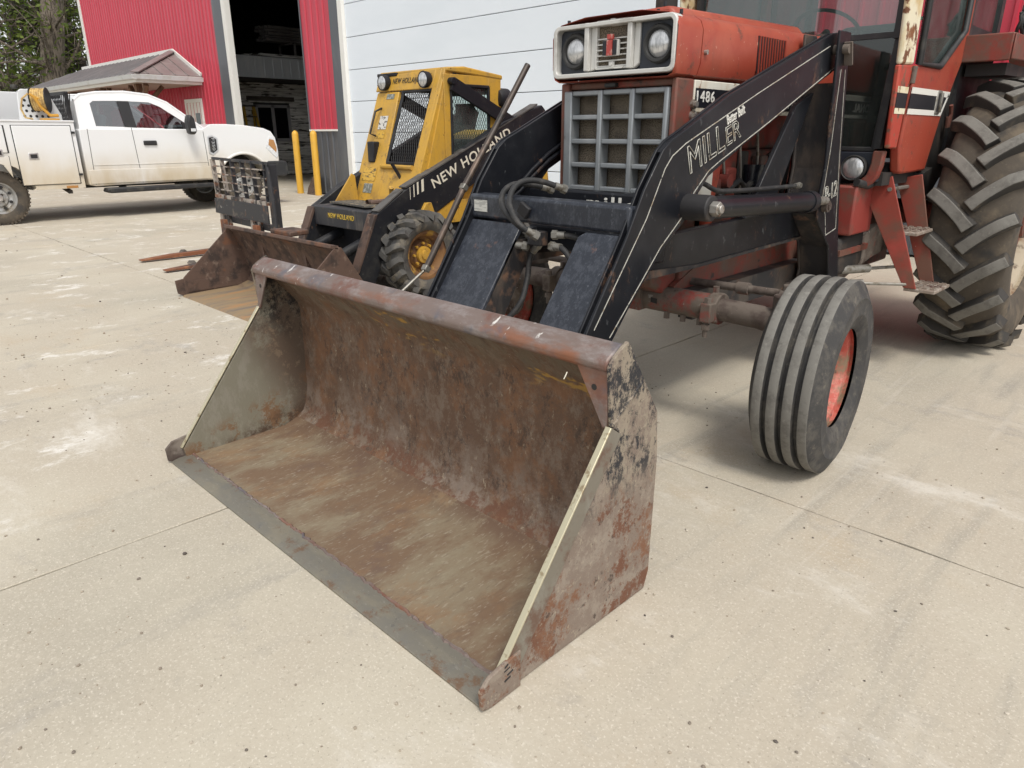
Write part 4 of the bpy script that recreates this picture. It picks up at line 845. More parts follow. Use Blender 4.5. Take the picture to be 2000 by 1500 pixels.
# cab sides, roof
for sgn, x in ((1, CR), (-1, CL)):
    yf = 4.385
    q = MB(); fr = [((yf - .03, .80), (yf + .05, 1.88)), ((4.90 if sgn > 0 else 5.0, .80), (5.06, 1.88)), ((yf + .05, 1.79), (4.90 if sgn > 0 else 5.0, 1.88)), ((yf + .05, .80), (4.90 if sgn > 0 else 5.0, 1.10))]
    if sgn < 0: fr = fr[1:]
    for (ya, za), (yb, zb) in fr: q.bb((x - .015, ya, za), (x + .015, yb, zb))
    if sgn > 0: q.prism([(FPy(.8) + .09, .80), (yf - .035, 1.75), (yf - .03, .80)], 'x', x - .012, x + .012)
    q.build('side_frame', m_sy, sk, bevel=.004)
    q = MB(); ya, yb, za, zb = (yf + .05, 4.90, 1.10, 1.79) if sgn > 0 else (4.46, 5.0, 1.10, 1.79)
    for (a, b) in (((ya, za), (yb, za)), ((yb, za), (yb, zb)), ((yb, zb), (ya, zb)), ((ya, zb), (ya, za))): q.tube([(x + sgn * .012, a[0], a[1]), (x + sgn * .012, b[0], b[1])], .016, 6)
    q.build('window_gasket', m_sb, sk)
    if sgn > 0: q = MB(); q.bb((x - .004, ya, za), (x + .004, yb, zb)); q.build('side_window', glass('skid_glass', (.80, .88, .86), .0, .05, dust=.18, dustcol=(.30, .34, .33), ior=1.22) if 'skid_glass' not in bpy.data.materials else bpy.data.materials['skid_glass'], sk)
    q = MB(); st = .030; n = int((yb - ya + zb - za) / st)
    for i in range(n):
        for dr in (1, -1):
            s0 = ya - (zb - za) * .5 + i * st if dr > 0 else ya + i * st; p0 = (s0, za); p1 = (s0 + dr * (zb - za) * .5, zb)
            def cl(p, o):
                if p[0] < ya: t = (ya - p[0]) / (o[0] - p[0]); return (ya, p[1] + (o[1] - p[1]) * t)
                if p[0] > yb: t = (yb - p[0]) / (o[0] - p[0]); return (yb, p[1] + (o[1] - p[1]) * t)
                return p
            if max(p0[0], p1[0]) <= ya or min(p0[0], p1[0]) >= yb: continue
            a, b = cl(p0, p1), cl(p1, p0); q.tube([(x - sgn * .02, a[0], a[1]), (x - sgn * .02, b[0], b[1])], .0022, 4, cap=False)
    q.build('mesh_screen', m_sb, sk, smooth=0)
q = MB(); q.prism([(FPy(1.93), 1.90), (FPy(1.93), 1.935), (4.6, 1.95), (5.08, 1.90), (5.08, 1.86), (4.6, 1.89)], 'x', CL - .02, CR + .02); q.build('roof', m_sy, sk, bevel=.012)
# front screen
q = MB(); xa, xb, za, zb = CL + .41, CR - .12, 1.12, 1.75; st = .030; n = int((xb - xa + zb - za) / st) + 10
for i in range(n):
    for dr in (1, -1):
        s0 = xa - (zb - za) * .5 + i * st if dr > 0 else xa + i * st; p0, p1 = (s0, za), (s0 + dr * (zb - za) * .5, zb)
        def cl2(p, o):
            if p[0] < xa: t = (xa - p[0]) / (o[0] - p[0]); return (xa, p[1] + (o[1] - p[1]) * t)
            if p[0] > xb: t = (xb - p[0]) / (o[0] - p[0]); return (xb, p[1] + (o[1] - p[1]) * t)
            return p
        if max(p0[0], p1[0]) <= xa or min(p0[0], p1[0]) >= xb: continue
        a, b = cl2(p0, p1), cl2(p1, p0); q.tube([(a[0], FPy(a[1]) + .05, a[1]), (b[0], FPy(b[1]) + .05, b[1])], .0022, 4, cap=False)
q.build('front_screen', m_sb, sk, smooth=0)
q = MB()
for (a, b) in (((xa, za), (xb, za)), ((xb, za), (xb, zb)), ((xb, zb), (xa, zb)), ((xa, zb), (xa, za))): q.tube([(a[0], FPy(a[1]) + .02, a[1]), (b[0], FPy(b[1]) + .02, b[1])], .016, 6)
q.build('front_gasket', m_sb, sk)
# rear wall of cab with window, seat
q = MB(); q.bb((CL, 5.02, .7), (CR, 5.05, 1.24)); q.bb((CL, 5.02, 1.74), (CR, 5.05, 1.88)); q.bb((CL, 5.02, 1.24), (CL + .12, 5.05, 1.74)); q.bb((CR - .12, 5.02, 1.24), (CR, 5.05, 1.74)); q.build('cab_rear', m_sb, sk)
q = MB(); q.bb((-5.86, 4.62, .70), (-5.40, 4.98, .84)); q.box((-5.63, 4.96, 1.08), (.46, .1, .5)); q.build('seat', M('seat_black', (.025, .025, .027), rough=.6), sk, bevel=.03)
q = MB(); q.bb((-5.74, 5.0, 1.46), (-5.46, 5.012, 1.66)); q.build('rear_decal', m_sb, sk)
# decals and bits on the front panel
def onfront(nm, x0, z0, x1, z1, mat, dy=.004, par=None):
    e = MB(); e.add([(x0, FPy(z0) - dy, z0), (x1, FPy(z0) - dy, z0), (x1, FPy(z1) - dy, z1), (x0, FPy(z1) - dy, z1)], [(0, 1, 2, 3)]); return e.build(nm, mat, par or cab, smooth=0)
m_decw = M('decal_white', (.62, .60, .55), [LY((.05, .05, .05), s=38, lo=.52, hi=.56)], rough=.5); m_decy = M('decal_print', (.60, .36, .05), [LY((.08, .06, .03), s=45, lo=.52, hi=.6, st=(.4, 1, 2.2))], rough=.5); m_decg = M('decal_grey', (.16, .17, .15), [LY((.35, .36, .33), s=40, lo=.5, hi=.58, st=(1, 1, .6))], rough=.5)
onfront('decal', -5.96, 1.42, -5.83, 1.54, m_decw); onfront('decal', -5.96, 1.34, -5.83, 1.40, m_decy); onfront('decal', -6.03, .955, -5.82, 1.075, m_decy); onfront('decal', -5.97, .845, -5.83, .93, m_decg); onfront('decal', -5.93, 1.69, -5.81, 1.735, m_decg)
q = MB(); q.bb((-5.98, FPy(1.22) - .05, 1.12), (-5.88, FPy(1.22) + .03, 1.31)); q.build('side_light', m_sb, cab, bevel=.012)
q = MB(); q.tube([(-5.97, FPy(1.36), 1.36), (-5.97, FPy(1.38) - .07, 1.38), (-5.97, FPy(1.58) - .07, 1.58), (-5.97, FPy(1.6), 1.61)], .010, 8); q.build('grab_handle', m_sb, cab)
q = MB(); q.beam((-6.14, 3.96, .79), (-6.02, 3.88, .93), .03, .05); q.prism([(3.70, .775), (3.90, 1.02), (3.93, 1.0), (3.95, .775)], 'x', -6.02, -6.0); q.build('gusset', m_sy, cab)
m_lnk = M('link_black', (.012, .013, .017), [LY((.03, .028, .028), s=6, lo=.5, hi=.7)], rough=.5, spec=.25)
# link bars beside the cab
for x in (CR + .05, CL - .05):
    q = MB(); q.beam((x, 4.42, 1.80), (x, 5.36, 1.40), .035, .115); q.cyl((x - .03, 4.42, 1.82), (x + .03, 4.42, 1.82), .03, 12); lk = q.build('link_bar', m_lnk, sk, bevel=.004)
q = MB(); o_ = Vector((CR + .0685, 5.19, 1.435)); d_ = Vector((0, .92, -.39)); u_ = Vector((0, .39, .92)); q.add([o_, o_ + d_ * .05, o_ + d_ * .05 + u_ * .07, o_ + u_ * .07], [(0, 1, 2, 3)]); q.build('decal', m_decy, sk, smooth=0)
q = MB(); q.lathe([(5.02, .03), (5.03, .075), (5.08, .09), (5.16, .09), (5.165, .07)], 20, (CR - .02, 0, 1.70), 'y', cap=True); q.build('rear_lamp', m_sb, sk)
# control levers
q = MB(); q.tube([(-5.42, 4.10, .85), (-5.44, 4.05, 1.0), (-5.47, 3.98, 1.13)], .016, 8); q.build('lever', m_sb, sk)
q = MB(); q.tube([(-5.35, 3.93, .80), (-5.33, 3.86, .88), (-5.30, 3.84, .93)], .022, 8); q.build('pedal', m_sy, sk)
# locking pins / hydraulic couplers on the step
q = MB(); q.tube([(-5.42, 3.70, .80), (-5.30, 3.82, .82), (-5.22, 3.98, .87), (-5.19, 4.15, .95)], [.024, .018, .018, .014], 8); q.lathe([(-.0, .028), (.05, .028)], 10, (-5.44, 3.67, .80), 'y'); q.build('hydraulic_coupler', m_srust, sk)
q = MB(); q.tube([(-6.12, 3.62, .80), (-6.14, 3.8, .86), (-6.12, 3.98, .94), (-6.10, 4.05, .98), (-6.08, 3.98, .93)], .014, 8); q.build('hydraulic_line', m_sb, sk)
# bucket
BXa, BXb, BY = -6.475, -4.665, 2.33
bk = MB(); prof = [(BY + .02, .012), (BY + .10, .022), (BY + .52, .03), (BY + .62, .06), (BY + .66, .13), (BY + .60, .36), (BY + .53, .535), (BY + .505, .55), (BY + .515, .57), (BY + .555, .56), (BY + .625, .37), (BY + .69, .13), (BY + .64, .035), (BY + .52, .005), (BY + .0, .0)]
bk.prism(prof[3:13], 'x', BXa + .012, BXb - .012); bko = bk.build('bucket', m_srust, sk, smooth=50)
q = MB(); q.prism([(BY, .0), (BY + .02, .014), (BY + .52, .031), (BY + .63, .065), (BY + .645, .03), (BY + .52, .002)], 'x', BXa + .0115, BXb - .0115); q.build('floor_plate', m_sfloor, bko)
for x0, x1 in ((BXa, BXa + .012), (BXb - .012, BXb)):
    q = MB(); q.prism([(BY + .03, .01), (BY + .035, .165), (BY + .505, .575), (BY + .56, .57), (BY + .74, .28), (BY + .72, .10), (BY + .64, .01)], 'x', x0, x1); q.build('side_plate', m_srust, bko, bevel=.003)
    q = MB(); q.prism([(BY - .03, .03), (BY - .04, .145), (BY + .03, .155), (BY + .20, .15), (BY + .20, .02), (BY + .02, .0)], 'x', x0 - .012 if x0 < -5.6 else x0 + .012, x1 - .013 if x0 < -5.6 else x1 + .013); q.build('side_cutter', m_srust, bko, bevel=.004)
q = MB(); q.beam((BXa, BY + .50, .577), (BXb, BY + .50, .577), .075, .03, up=(0, .2, 1)); q.build('top_lip', m_srust, bko, bevel=.006)
q = MB(); q.bb((BXa + .013, BY + .06, .035), (BXa + .019, BY + .56, .13)); q.build('wear_strip', m_srust, bko)
q = MB(); q.prism([(-5.68, BY + .51), (-5.34, BY + .51), (-5.40, BY + .72), (-5.66, BY + .72)], 'z', .585, .625); q.build('bucket_step', m_srust, bko, bevel=.01)
q = MB()
for x in (-5.98, -5.25): q.prism([(BY + .6, .12), (BY + .56, .5), (BY + .80, .42), (BY + 1.02, .20), (BY + .95, .10)], 'x', x - .02, x + .02)
q.build('mount_ear', m_srust, bko)
# ================================================================ tractor with front loader
XC = -2.055; RT = (XC, 4.3, 0)
tr = thing('tractor', 'faded red farm tractor with black front loader and large rusty bucket', 'tractor', RT)
def emp(name, par=tr):
    e = bpy.data.objects.new(name, None); COL.objects.link(e); e.parent = par; e.empty_display_size = .1; return e
m_ih = M('tractor_red', (.335, .056, .031), [LY((.39, .09, .052), s=2.2, lo=.42, hi=.68), LY((.30, .032, .022), s=5, lo=.5, hi=.7, amt=.7), LY((.20, .075, .05), s=9, lo=.52, hi=.74, amt=.5, d=9, st=(1, 1, .3)), LY((.10, .05, .036), s=11, lo=.57, hi=.63, amt=.75, d=11, nr=.8), LY((.55, .34, .25), s=60, lo=.70, hi=.74, amt=.7, d=2)], rough=.45, coat=.12, bump=(25, .05, .003))
m_ihd = M('tractor_red_dirty', (.235, .038, .026), [LY((.14, .065, .046), s=4, lo=.38, hi=.58, d=10, nr=.76), LY((.12, .085, .065), s=8, lo=.48, hi=.66, d=9, nr=.7), LY((.05, .035, .03), s=14, lo=.6, hi=.7)], rough=.65, bump=(40, .2, .004))
m_ihr = M('tractor_red_rusted', (.40, .05, .03), [LY((.13, .065, .045), s=6, lo=.52, hi=.57, d=9), LY((.50, .10, .06), s=3, lo=.5, hi=.7, amt=.6), LY((.21, .10, .06), s=20, lo=.56, hi=.64)], rough=.6, bump=(40, .25, .004))
m_ihw = M('tractor_white', (.68, .66, .58), [LY((.50, .40, .27), s=4, lo=.52, hi=.72, st=(1, 1, .35), amt=.8), LY((.24, .11, .05), s=8, lo=.64, hi=.70)], rough=.5)
m_pillar = M('rusted_pillar', (.74, .69, .52), [LY((.55, .38, .15), s=4, lo=.5, hi=.66, amt=.8), LY((.16, .065, .03), s=11, lo=.56, hi=.61, d=5), LY((.22, .09, .035), s=5, lo=.57, hi=.64, off=5)], rough=.6, bump=(25, .25, .004))
m_lb = M('loader_black', (.010, .011, .0145), [LY((.020, .021, .025), s=4, lo=.45, hi=.7), LY((.11, .065, .045), s=7, lo=.58, hi=.64, amt=.8, d=11, nr=.8, st=(1, 1, .6)), LY((.10, .105, .11), s=38, lo=.655, hi=.70, amt=.55, d=3, st=(1, 1, .45))], rough=.33, spec=.28, bump=(30, .06, .003))
m_lbf = M('loader_black_face', (.020, .024, .034), [LY((.044, .050, .064), s=30, lo=.47, hi=.58, nr=.85, st=(1, 1, .5), d=6), LY((.11, .12, .14), s=80, lo=.60, hi=.70, st=(1, 1, .5), amt=.6), LY((.13, .075, .06), s=10, lo=.64, hi=.71, amt=.6)], rough=.42, coat=.1, bump=(40, .15, .004))
m_lbr = M('loader_black_rusty', (.022, .021, .023), [LY((.075, .060, .050), s=5, lo=.45, hi=.62, st=(1, 1, .5)), LY((.15, .085, .055), s=8, lo=.56, hi=.68)], rough=.6, bump=(30, .2, .004))
m_dirt = M('dirty_cast', (.13, .105, .088), [LY((.20, .17, .145), s=9, lo=.5, hi=.66), LY((.065, .045, .038), s=7, lo=.48, hi=.66, off=4), LY((.40, .38, .35), s=30, lo=.67, hi=.72, amt=.8), LY((.26, .06, .04), s=5, lo=.6, hi=.72, amt=.7)], rough=.85, bump=(35, .5, .006))
m_axle = M('axle_red_dirty', (.25, .036, .028), [LY((.13, .105, .085), s=5, lo=.36, hi=.52, d=10, nr=.76), LY((.28, .26, .23), s=26, lo=.64, hi=.71, amt=.8), LY((.07, .05, .04), s=9, lo=.56, hi=.68)], rough=.8, bump=(35, .4, .005))
m_eng = M('engine_dark_red', (.22, .040, .028), [LY((.075, .05, .04), s=7, lo=.42, hi=.62), LY((.2, .05, .035), s=5, lo=.56, hi=.7)], rough=.7)
m_engd = M('engine_dark', (.022, .020, .019), [LY((.06, .045, .036), s=8, lo=.5, hi=.7)], rough=.75)
m_gril = M('grille_silver', (.27, .29, .305), [LY((.36, .375, .385), s=8, lo=.5, hi=.7, amt=.7), LY((.22, .22, .21), s=25, lo=.62, hi=.72)], rough=.38, metal=.35)
m_bez = M('bezel_silver', (.60, .595, .57), [LY((.42, .41, .38), s=7, lo=.5, hi=.7), LY((.25, .22, .18), s=35, lo=.67, hi=.72)], rough=.42, metal=.15)
m_scr = M('radiator_screen', (.20, .165, .12), [LY((.13, .105, .08), s=12, lo=.45, hi=.65), LY((.28, .225, .16), s=4, lo=.5, hi=.7), LY((.06, .05, .04), s=220, lo=.48, hi=.56, d=1)], rough=.8, metal=.1)
m_lplate = M('lamp_plate_blue_black', (.025, .03, .042), [LY((.10, .105, .11), s=45, lo=.67, hi=.71)], rough=.5)
m_rub = M('lamp_rubber', (.025, .025, .025), rough=.6)
m_dk = M('decal_black', (.012, .013, .018), [LY((.05, .035, .03), s=8, lo=.62, hi=.7)], rough=.4)
m_wh = M('decal_white_paint', (.72, .71, .66), rough=.5)
m_cabfr = M('cab_seal_black', (.025, .026, .028), [LY((.055, .053, .05), s=9, lo=.5, hi=.7)], rough=.6)
m_gc = glass('cab_glass', (.70, .82, .80), .06, .03, dust=.14, dustcol=(.34, .42, .41)); m_gl = glass('cab_glass_lower', (.36, .43, .42), .05, .03, dust=.2, dustcol=(.12, .14, .13))
m_chrome = M('bolt_steel', (.40, .38, .35), [LY((.20, .14, .10), s=20, lo=.5, hi=.65)], rough=.45, metal=.7)
m_fit = M('hose_fitting', (.27, .26, .235), [LY((.16, .14, .11), s=25, lo=.5, hi=.65)], rough=.5, metal=.6)

# ---------------------------------------------------------------- bucket
BA, BB, Y0 = -3.055, -1.036, .952
m_rust = M('bucket_rust', (.138, .082, .052), [
    LY((.225, .172, .13), s=9, lo=.48, hi=.58, st=(1.2, 1, .75), d=12, nr=.86, amt=.75),
    LY((.22, .105, .05), s=5, lo=.49, hi=.60, amt=.65, off=2, d=12, nr=.84),
    LY((.062, .043, .033), s=11, lo=.525, hi=.60, st=(1.2, 1, .75), off=5, d=12, nr=.86, amt=.8),
    LY((.37, .305, .22), s=24, lo=.585, hi=.63, st=(1.2, 1, .7), off=8, d=9, nr=.8, amt=.8),
    LY((.26, .21, .17), s=3.6, lo=.46, hi=.56, off=12, d=12, nr=.82, amt=.65, gate=(0, 0, 1, .36, .12)),
    LY((.14, .062, .035), s=6, lo=.475, hi=.53, off=14, d=12, nr=.8, amt=.85, gate=(0, 0, 1, .16, .08)),
    LY((.165, .14, .10), s=5, lo=.44, hi=.56, off=17, d=12, nr=.84, amt=.7, gate=(0, 0, 1, .58, .70), st=(2.2, 1, 1)),
    LY((.42, .25, .06), s=2.3, lo=.585, hi=.64, off=29, nr=.75, gate=(0, 0, 1, .56, .66), st=(.8, 1, 2))],
    rough=.74, metal=.12, bump=(60, .5, .005), bump2=(9, .25, .02), root=RT)
m_lip = M('bucket_lip', (.19, .145, .128), [LY((.27, .235, .225), s=16, lo=.46, hi=.66, st=(.5, 1, 1), d=10, nr=.72), LY((.24, .10, .055), s=7, lo=.5, hi=.66, st=(.5, 1, 1), gate=(0, 1, 0, 1.47, 1.41)), LY((.17, .085, .065), s=5, lo=.5, hi=.66, off=3, d=10, nr=.72), LY((.10, .11, .14), s=5, lo=.54, hi=.68, off=6, amt=.8), LY((.78, .76, .72), s=26, lo=.645, hi=.70, st=(1, .4, .4), d=4, off=9, amt=.85)], rough=.55, metal=.25, bump=(50, .3, .004), root=RT)
m_flr = M('bucket_floor', (.25, .202, .138), [
    LY((.185, .118, .075), s=1.3, lo=.41, hi=.55, st=(1.8, .9, 1), d=12, nr=.72, amt=.9),
    LY((.29, .255, .18), s=4, lo=.50, hi=.64, st=(2.4, .7, 1), d=12, nr=.78, amt=.55),
    LY((.15, .10, .078), s=1.9, lo=.53, hi=.64, st=(1.6, .9, 1), off=4, d=12, nr=.74, amt=.75),
    LY((.27, .155, .08), s=2.2, lo=.50, hi=.64, st=(1.5, .8, 1), off=6, d=12, nr=.74, amt=.55),
    LY((.14, .10, .075), s=16, lo=.54, hi=.64, st=(2.2, .6, 1), off=8, amt=.5, d=9, nr=.8),
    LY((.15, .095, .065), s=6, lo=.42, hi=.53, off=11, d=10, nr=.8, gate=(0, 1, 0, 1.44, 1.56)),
    LY((.39, .345, .27), s=70, lo=.58, hi=.66, st=(1.5, .4, 1), off=14, d=4, amt=.45)], rough=.64, metal=.2, bump=(60, .25, .003, (2, .6, 1)), root=RT)
m_edge = M('cutting_edge_steel', (.225, .21, .175), [LY((.27, .245, .19), s=4, lo=.46, hi=.66, st=(1, 3, 1)), LY((.20, .195, .18), s=14, lo=.48, hi=.70, d=9, nr=.7, amt=.7), LY((.20, .13, .085), s=5, lo=.55, hi=.64, d=10, nr=.78), LY((.38, .36, .32), s=40, lo=.56, hi=.64, d=8, nr=.8, amt=.5, st=(1, 2.5, 1)), LY((.13, .125, .115), s=30, lo=.57, hi=.65, d=8, nr=.8, amt=.6, off=9)], rough=.5, metal=.45, bump=(60, .2, .003))
m_sideL = M('bucket_side_inner', (.225, .212, .165), [
    LY((.265, .25, .205), s=10, lo=.48, hi=.60, st=(1, 1.6, .7), d=10, nr=.78),
    LY((.125, .092, .068), s=4, lo=.36, hi=.50, d=12, nr=.82, gate=(0, .85, .45, 1.26, 1.46)),
    LY((.22, .165, .115), s=16, lo=.53, hi=.60, d=10, nr=.84, gate=(0, .85, .45, 1.28, 1.5), off=3),
    LY((.028, .025, .024), s=9, lo=.47, hi=.56, d=12, nr=.84, gate=(0, .4, .9, 1.0, 1.16), off=5),
    LY((.20, .10, .045), s=7, lo=.49, hi=.56, d=12, nr=.8, off=7, amt=.85, gate=(0, -.32, 1, -.22, -.31)),
    LY((.085, .055, .038), s=8, lo=.44, hi=.56, d=12, nr=.82, off=9, gate=(0, -.25, 1, -.22, -.32))], rough=.62, metal=.2, bump=(60, .35, .004), root=RT)
m_sideR = M('bucket_side_outer', (.215, .168, .135), [
    LY((.275, .228, .185), s=9, lo=.48, hi=.58, d=12, nr=.84),
    LY((.15, .066, .038), s=5, lo=.525, hi=.575, d=12, nr=.82, off=3, gate=(0, 0, 1, .50, .36)),
    LY((.19, .09, .05), s=3, lo=.53, hi=.60, d=12, nr=.8, off=30, gate=(0, 0, 1, .5, .3)),
    LY((.30, .255, .195), s=7, lo=.44, hi=.54, d=12, nr=.84, st=(1, 1, .7), off=5, gate=(0, 0, 1, .34, .50), amt=.85),
    LY((.026, .026, .030), s=8, lo=.485, hi=.54, d=12, nr=.86, st=(1, 1.2, .7), off=7, gate=(0, 0, 1, .32, .50)),
    LY((.38, .33, .25), s=30, lo=.575, hi=.63, d=8, nr=.8, off=8, amt=.6),
    LY((.05, .033, .026), s=22, lo=.585, hi=.63, d=8, nr=.8, off=11, amt=.8)], rough=.78, metal=.08, bump=(60, .5, .005), root=RT)
m_cut = M('side_cutter_steel', (.215, .195, .16), [LY((.27, .255, .22), s=10, lo=.48, hi=.66, st=(1, 1, .5)), LY((.16, .10, .075), s=6, lo=.48, hi=.62, d=9, nr=.7)], rough=.45, metal=.4)
m_cutb = M('side_cutter_bright', (.50, .46, .33), [LY((.30, .24, .15), s=30, lo=.55, hi=.66)], rough=.4, metal=.4)
bkt = emp('loader_bucket')
T = .010
inn = [(1.10, .016), (1.48, .022), (1.545, .040), (1.592, .075), (1.615, .13), (1.625, .20), (1.632, .45), (1.630, .59), (1.622, .62), (1.605, .645), (1.50, .765), (1.455, .793)]
def offs(pl, t):
    res = []
    for i, p in enumerate(pl):
        a = pl[max(i - 1, 0)]; b = pl[min(i + 1, len(pl) - 1)]; dx, dy = b[0] - a[0], b[1] - a[1]; L = math.hypot(dx, dy); res.append((p[0] + dy / L * t, p[1] - dx / L * t))
    return res
bck = inn[1:]; q = MB(); q.prism(bck + offs(bck, T)[::-1], 'x', BA + .012, BB - .012); q.build('back_plate', m_rust, bkt, smooth=50)
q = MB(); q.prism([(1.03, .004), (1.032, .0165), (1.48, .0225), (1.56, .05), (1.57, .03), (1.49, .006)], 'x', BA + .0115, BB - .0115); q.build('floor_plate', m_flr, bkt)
# weld bead along the cutting edge
rw = random.Random(8); q = MB(); pts = []; k = 0; x = BA + .02
while x < BB - .02: pts.append((x, 1.032 + rw.gauss(0, .0022), .0165 + rw.gauss(0, .0012))); x += .012
q.tube(pts, [.006 * rw.uniform(.7, 1.3) for _ in pts], 6); q.build('weld_bead', m_lip, bkt)
q = MB(); q.prism([(Y0 - .012, .001), (Y0 - .012, .007), (Y0 + .02, .0145), (1.034, .0175), (1.034, .002)], 'x', BA - .004, BB + .004); q.build('cutting_edge', m_edge, bkt, bevel=.0015)
side = [(Y0 + .055, .003), (Y0 + .045, .055), (Y0 + .4825, .626), (Y0 + .462, .800), (Y0 + .475, .822), (Y0 + .515, .848), (Y0 + .541, .860), (Y0 + .704, .616), (Y0 + .722, .46), (Y0 + .72, .06), (Y0 + .70, .003)]
for x0, x1, m_ in ((BA, BA + .012, m_sideL), (BB - .012, BB, m_sideR)):
    q = MB(); q.prism(side, 'x', x0, x1); q.build('side_plate', m_, bkt, bevel=.002)
# blades on the sloping front edges (outside the plates)
dv = Vector((0, .4375, .571)).normalized(); nv = Vector((0, dv.z, -dv.y))
for x, s in ((BB, 1), (BA, -1)):
    p0 = Vector((x, Y0 + .045, .055)); p1 = Vector((x, Y0 + .4825, .626))
    q = MB(); a0, a1 = p0 - nv * .006, p1 - nv * .006; b0, b1 = p0 + nv * .046, p1 + nv * .036
    o1 = Vector((s * .0125, 0, 0)); e1 = Vector((s * .006, 0, 0)); i1 = Vector((s * .0005, 0, 0))
    q.add([a0 + i1, a1 + i1, b1 + i1, b0 + i1, a0 + e1, a1 + e1, b1 + o1, b0 + o1], [(0, 1, 2, 3), (4, 5, 6, 7), (0, 1, 5, 4), (1, 2, 6, 5), (2, 3, 7, 6), (3, 0, 4, 7)]); bl = q.build('side_blade', m_cut, bkt, smooth=0)
    q = MB(); q.beam(p0 - nv * .009 + Vector((-s * .004, 0, 0)), p1 - nv * .009 + Vector((-s * .004, 0, 0)), .020, .007, up=-nv); q.build('blade_edge', m_cutb, bl, bevel=.002)
    # corner wear plate
    q = MB(); q.prism([(Y0 - .022, .012), (Y0 - .026, .070), (Y0 + .005, .098), (Y0 + .118, .118), (Y0 + .118, .002), (Y0 + .01, .0015)], 'x', x + s * .0005, x + s * .013); wp = q.build('corner_wear_plate', m_dirt if s < 0 else m_sideR, bkt, bevel=.003)
    if s > 0:
        q = MB(); rr = random.Random(3)
        for k in range(4):
            y, z = Y0 + .055 + rr.uniform(0, .012), .100 - k * .014 - rr.uniform(0, .006); q.beam((x + .0133, y, z), (x + .0133, y + rr.uniform(.006, .024), z + rr.uniform(.002, .009)), .001, rr.uniform(.003, .007), up=(0, 0, 1))
        q.build('paint_daubs', m_dk, wp)
    # raised weld ridge running up the plate
    q = MB(); rr = random.Random(5 + s); a, b = Vector((x + s * .001, Y0 + .4825, .63)), Vector((x + s * .001, Y0 + .612, .728)); pts = [a.lerp(b, t / 14) + Vector((0, rr.gauss(0, .002), rr.gauss(0, .002))) for t in range(15)]; q.tube([p - Vector((s * .0015, 0, 0)) for p in pts], [.0045 * rr.uniform(.6, 1.3) for _ in pts], 6)
    pts = [Vector((x + s * .001, Y0 + .478 + rr.gauss(0, .003), .640 - t * .006)) + Vector((0, t * .006, 0)) for t in range(9)]; q.tube(pts, [.006 * rr.uniform(.6, 1.3) for _ in pts], 6); q.build('weld_ridge', m_sideR, bkt)
# rolled top lip (square tube on edge)
q = MB(); q.prism([(Y0 + .463, .792), (Y0 + .461, .812), (Y0 + .470, .824), (Y0 + .522, .853), (Y0 + .538, .852), (Y0 + .56, .815), (Y0 + .50, .782), (Y0 + .475, .783)], 'x', BA + .0125, BB - .0125); q.build('top_lip', m_lip, bkt, bevel=.006)
# corner gussets
for x, s in ((BB - .0125, -1), (BA + .0125, 1)):
    q = MB(); pl = [(x, .626), (x, .790), (x + s * .110, .790), (x + s * .012, .626)]; q.prism(pl, 'y', Y0 + .472, Y0 + .480); gs = q.build('corner_gusset', m_lip, bkt, bevel=.0015)
    q = MB(); q.cyl((x + s * .045, Y0 + .4712, .735), (x + s * .045, Y0 + .481, .735), .009, 12); q.build('bolt_hole', m_engd, gs)
# mounting ears behind
q = MB()
for xx in (-2.70, -2.46, -1.66, -1.42): q.prism([(1.64, .10), (1.64, .52), (1.80, .46), (1.88, .30), (1.80, .14)], 'x', xx - .012, xx + .012)
q.build('mounting_ears', m_lbr, bkt)
q = MB(); q.tube([(-1.17, 1.40, .765), (-1.165, 1.385, .755), (-1.155, 1.37, .757)], .0016, 5); q.build('straw', m_wtxt, bkt)

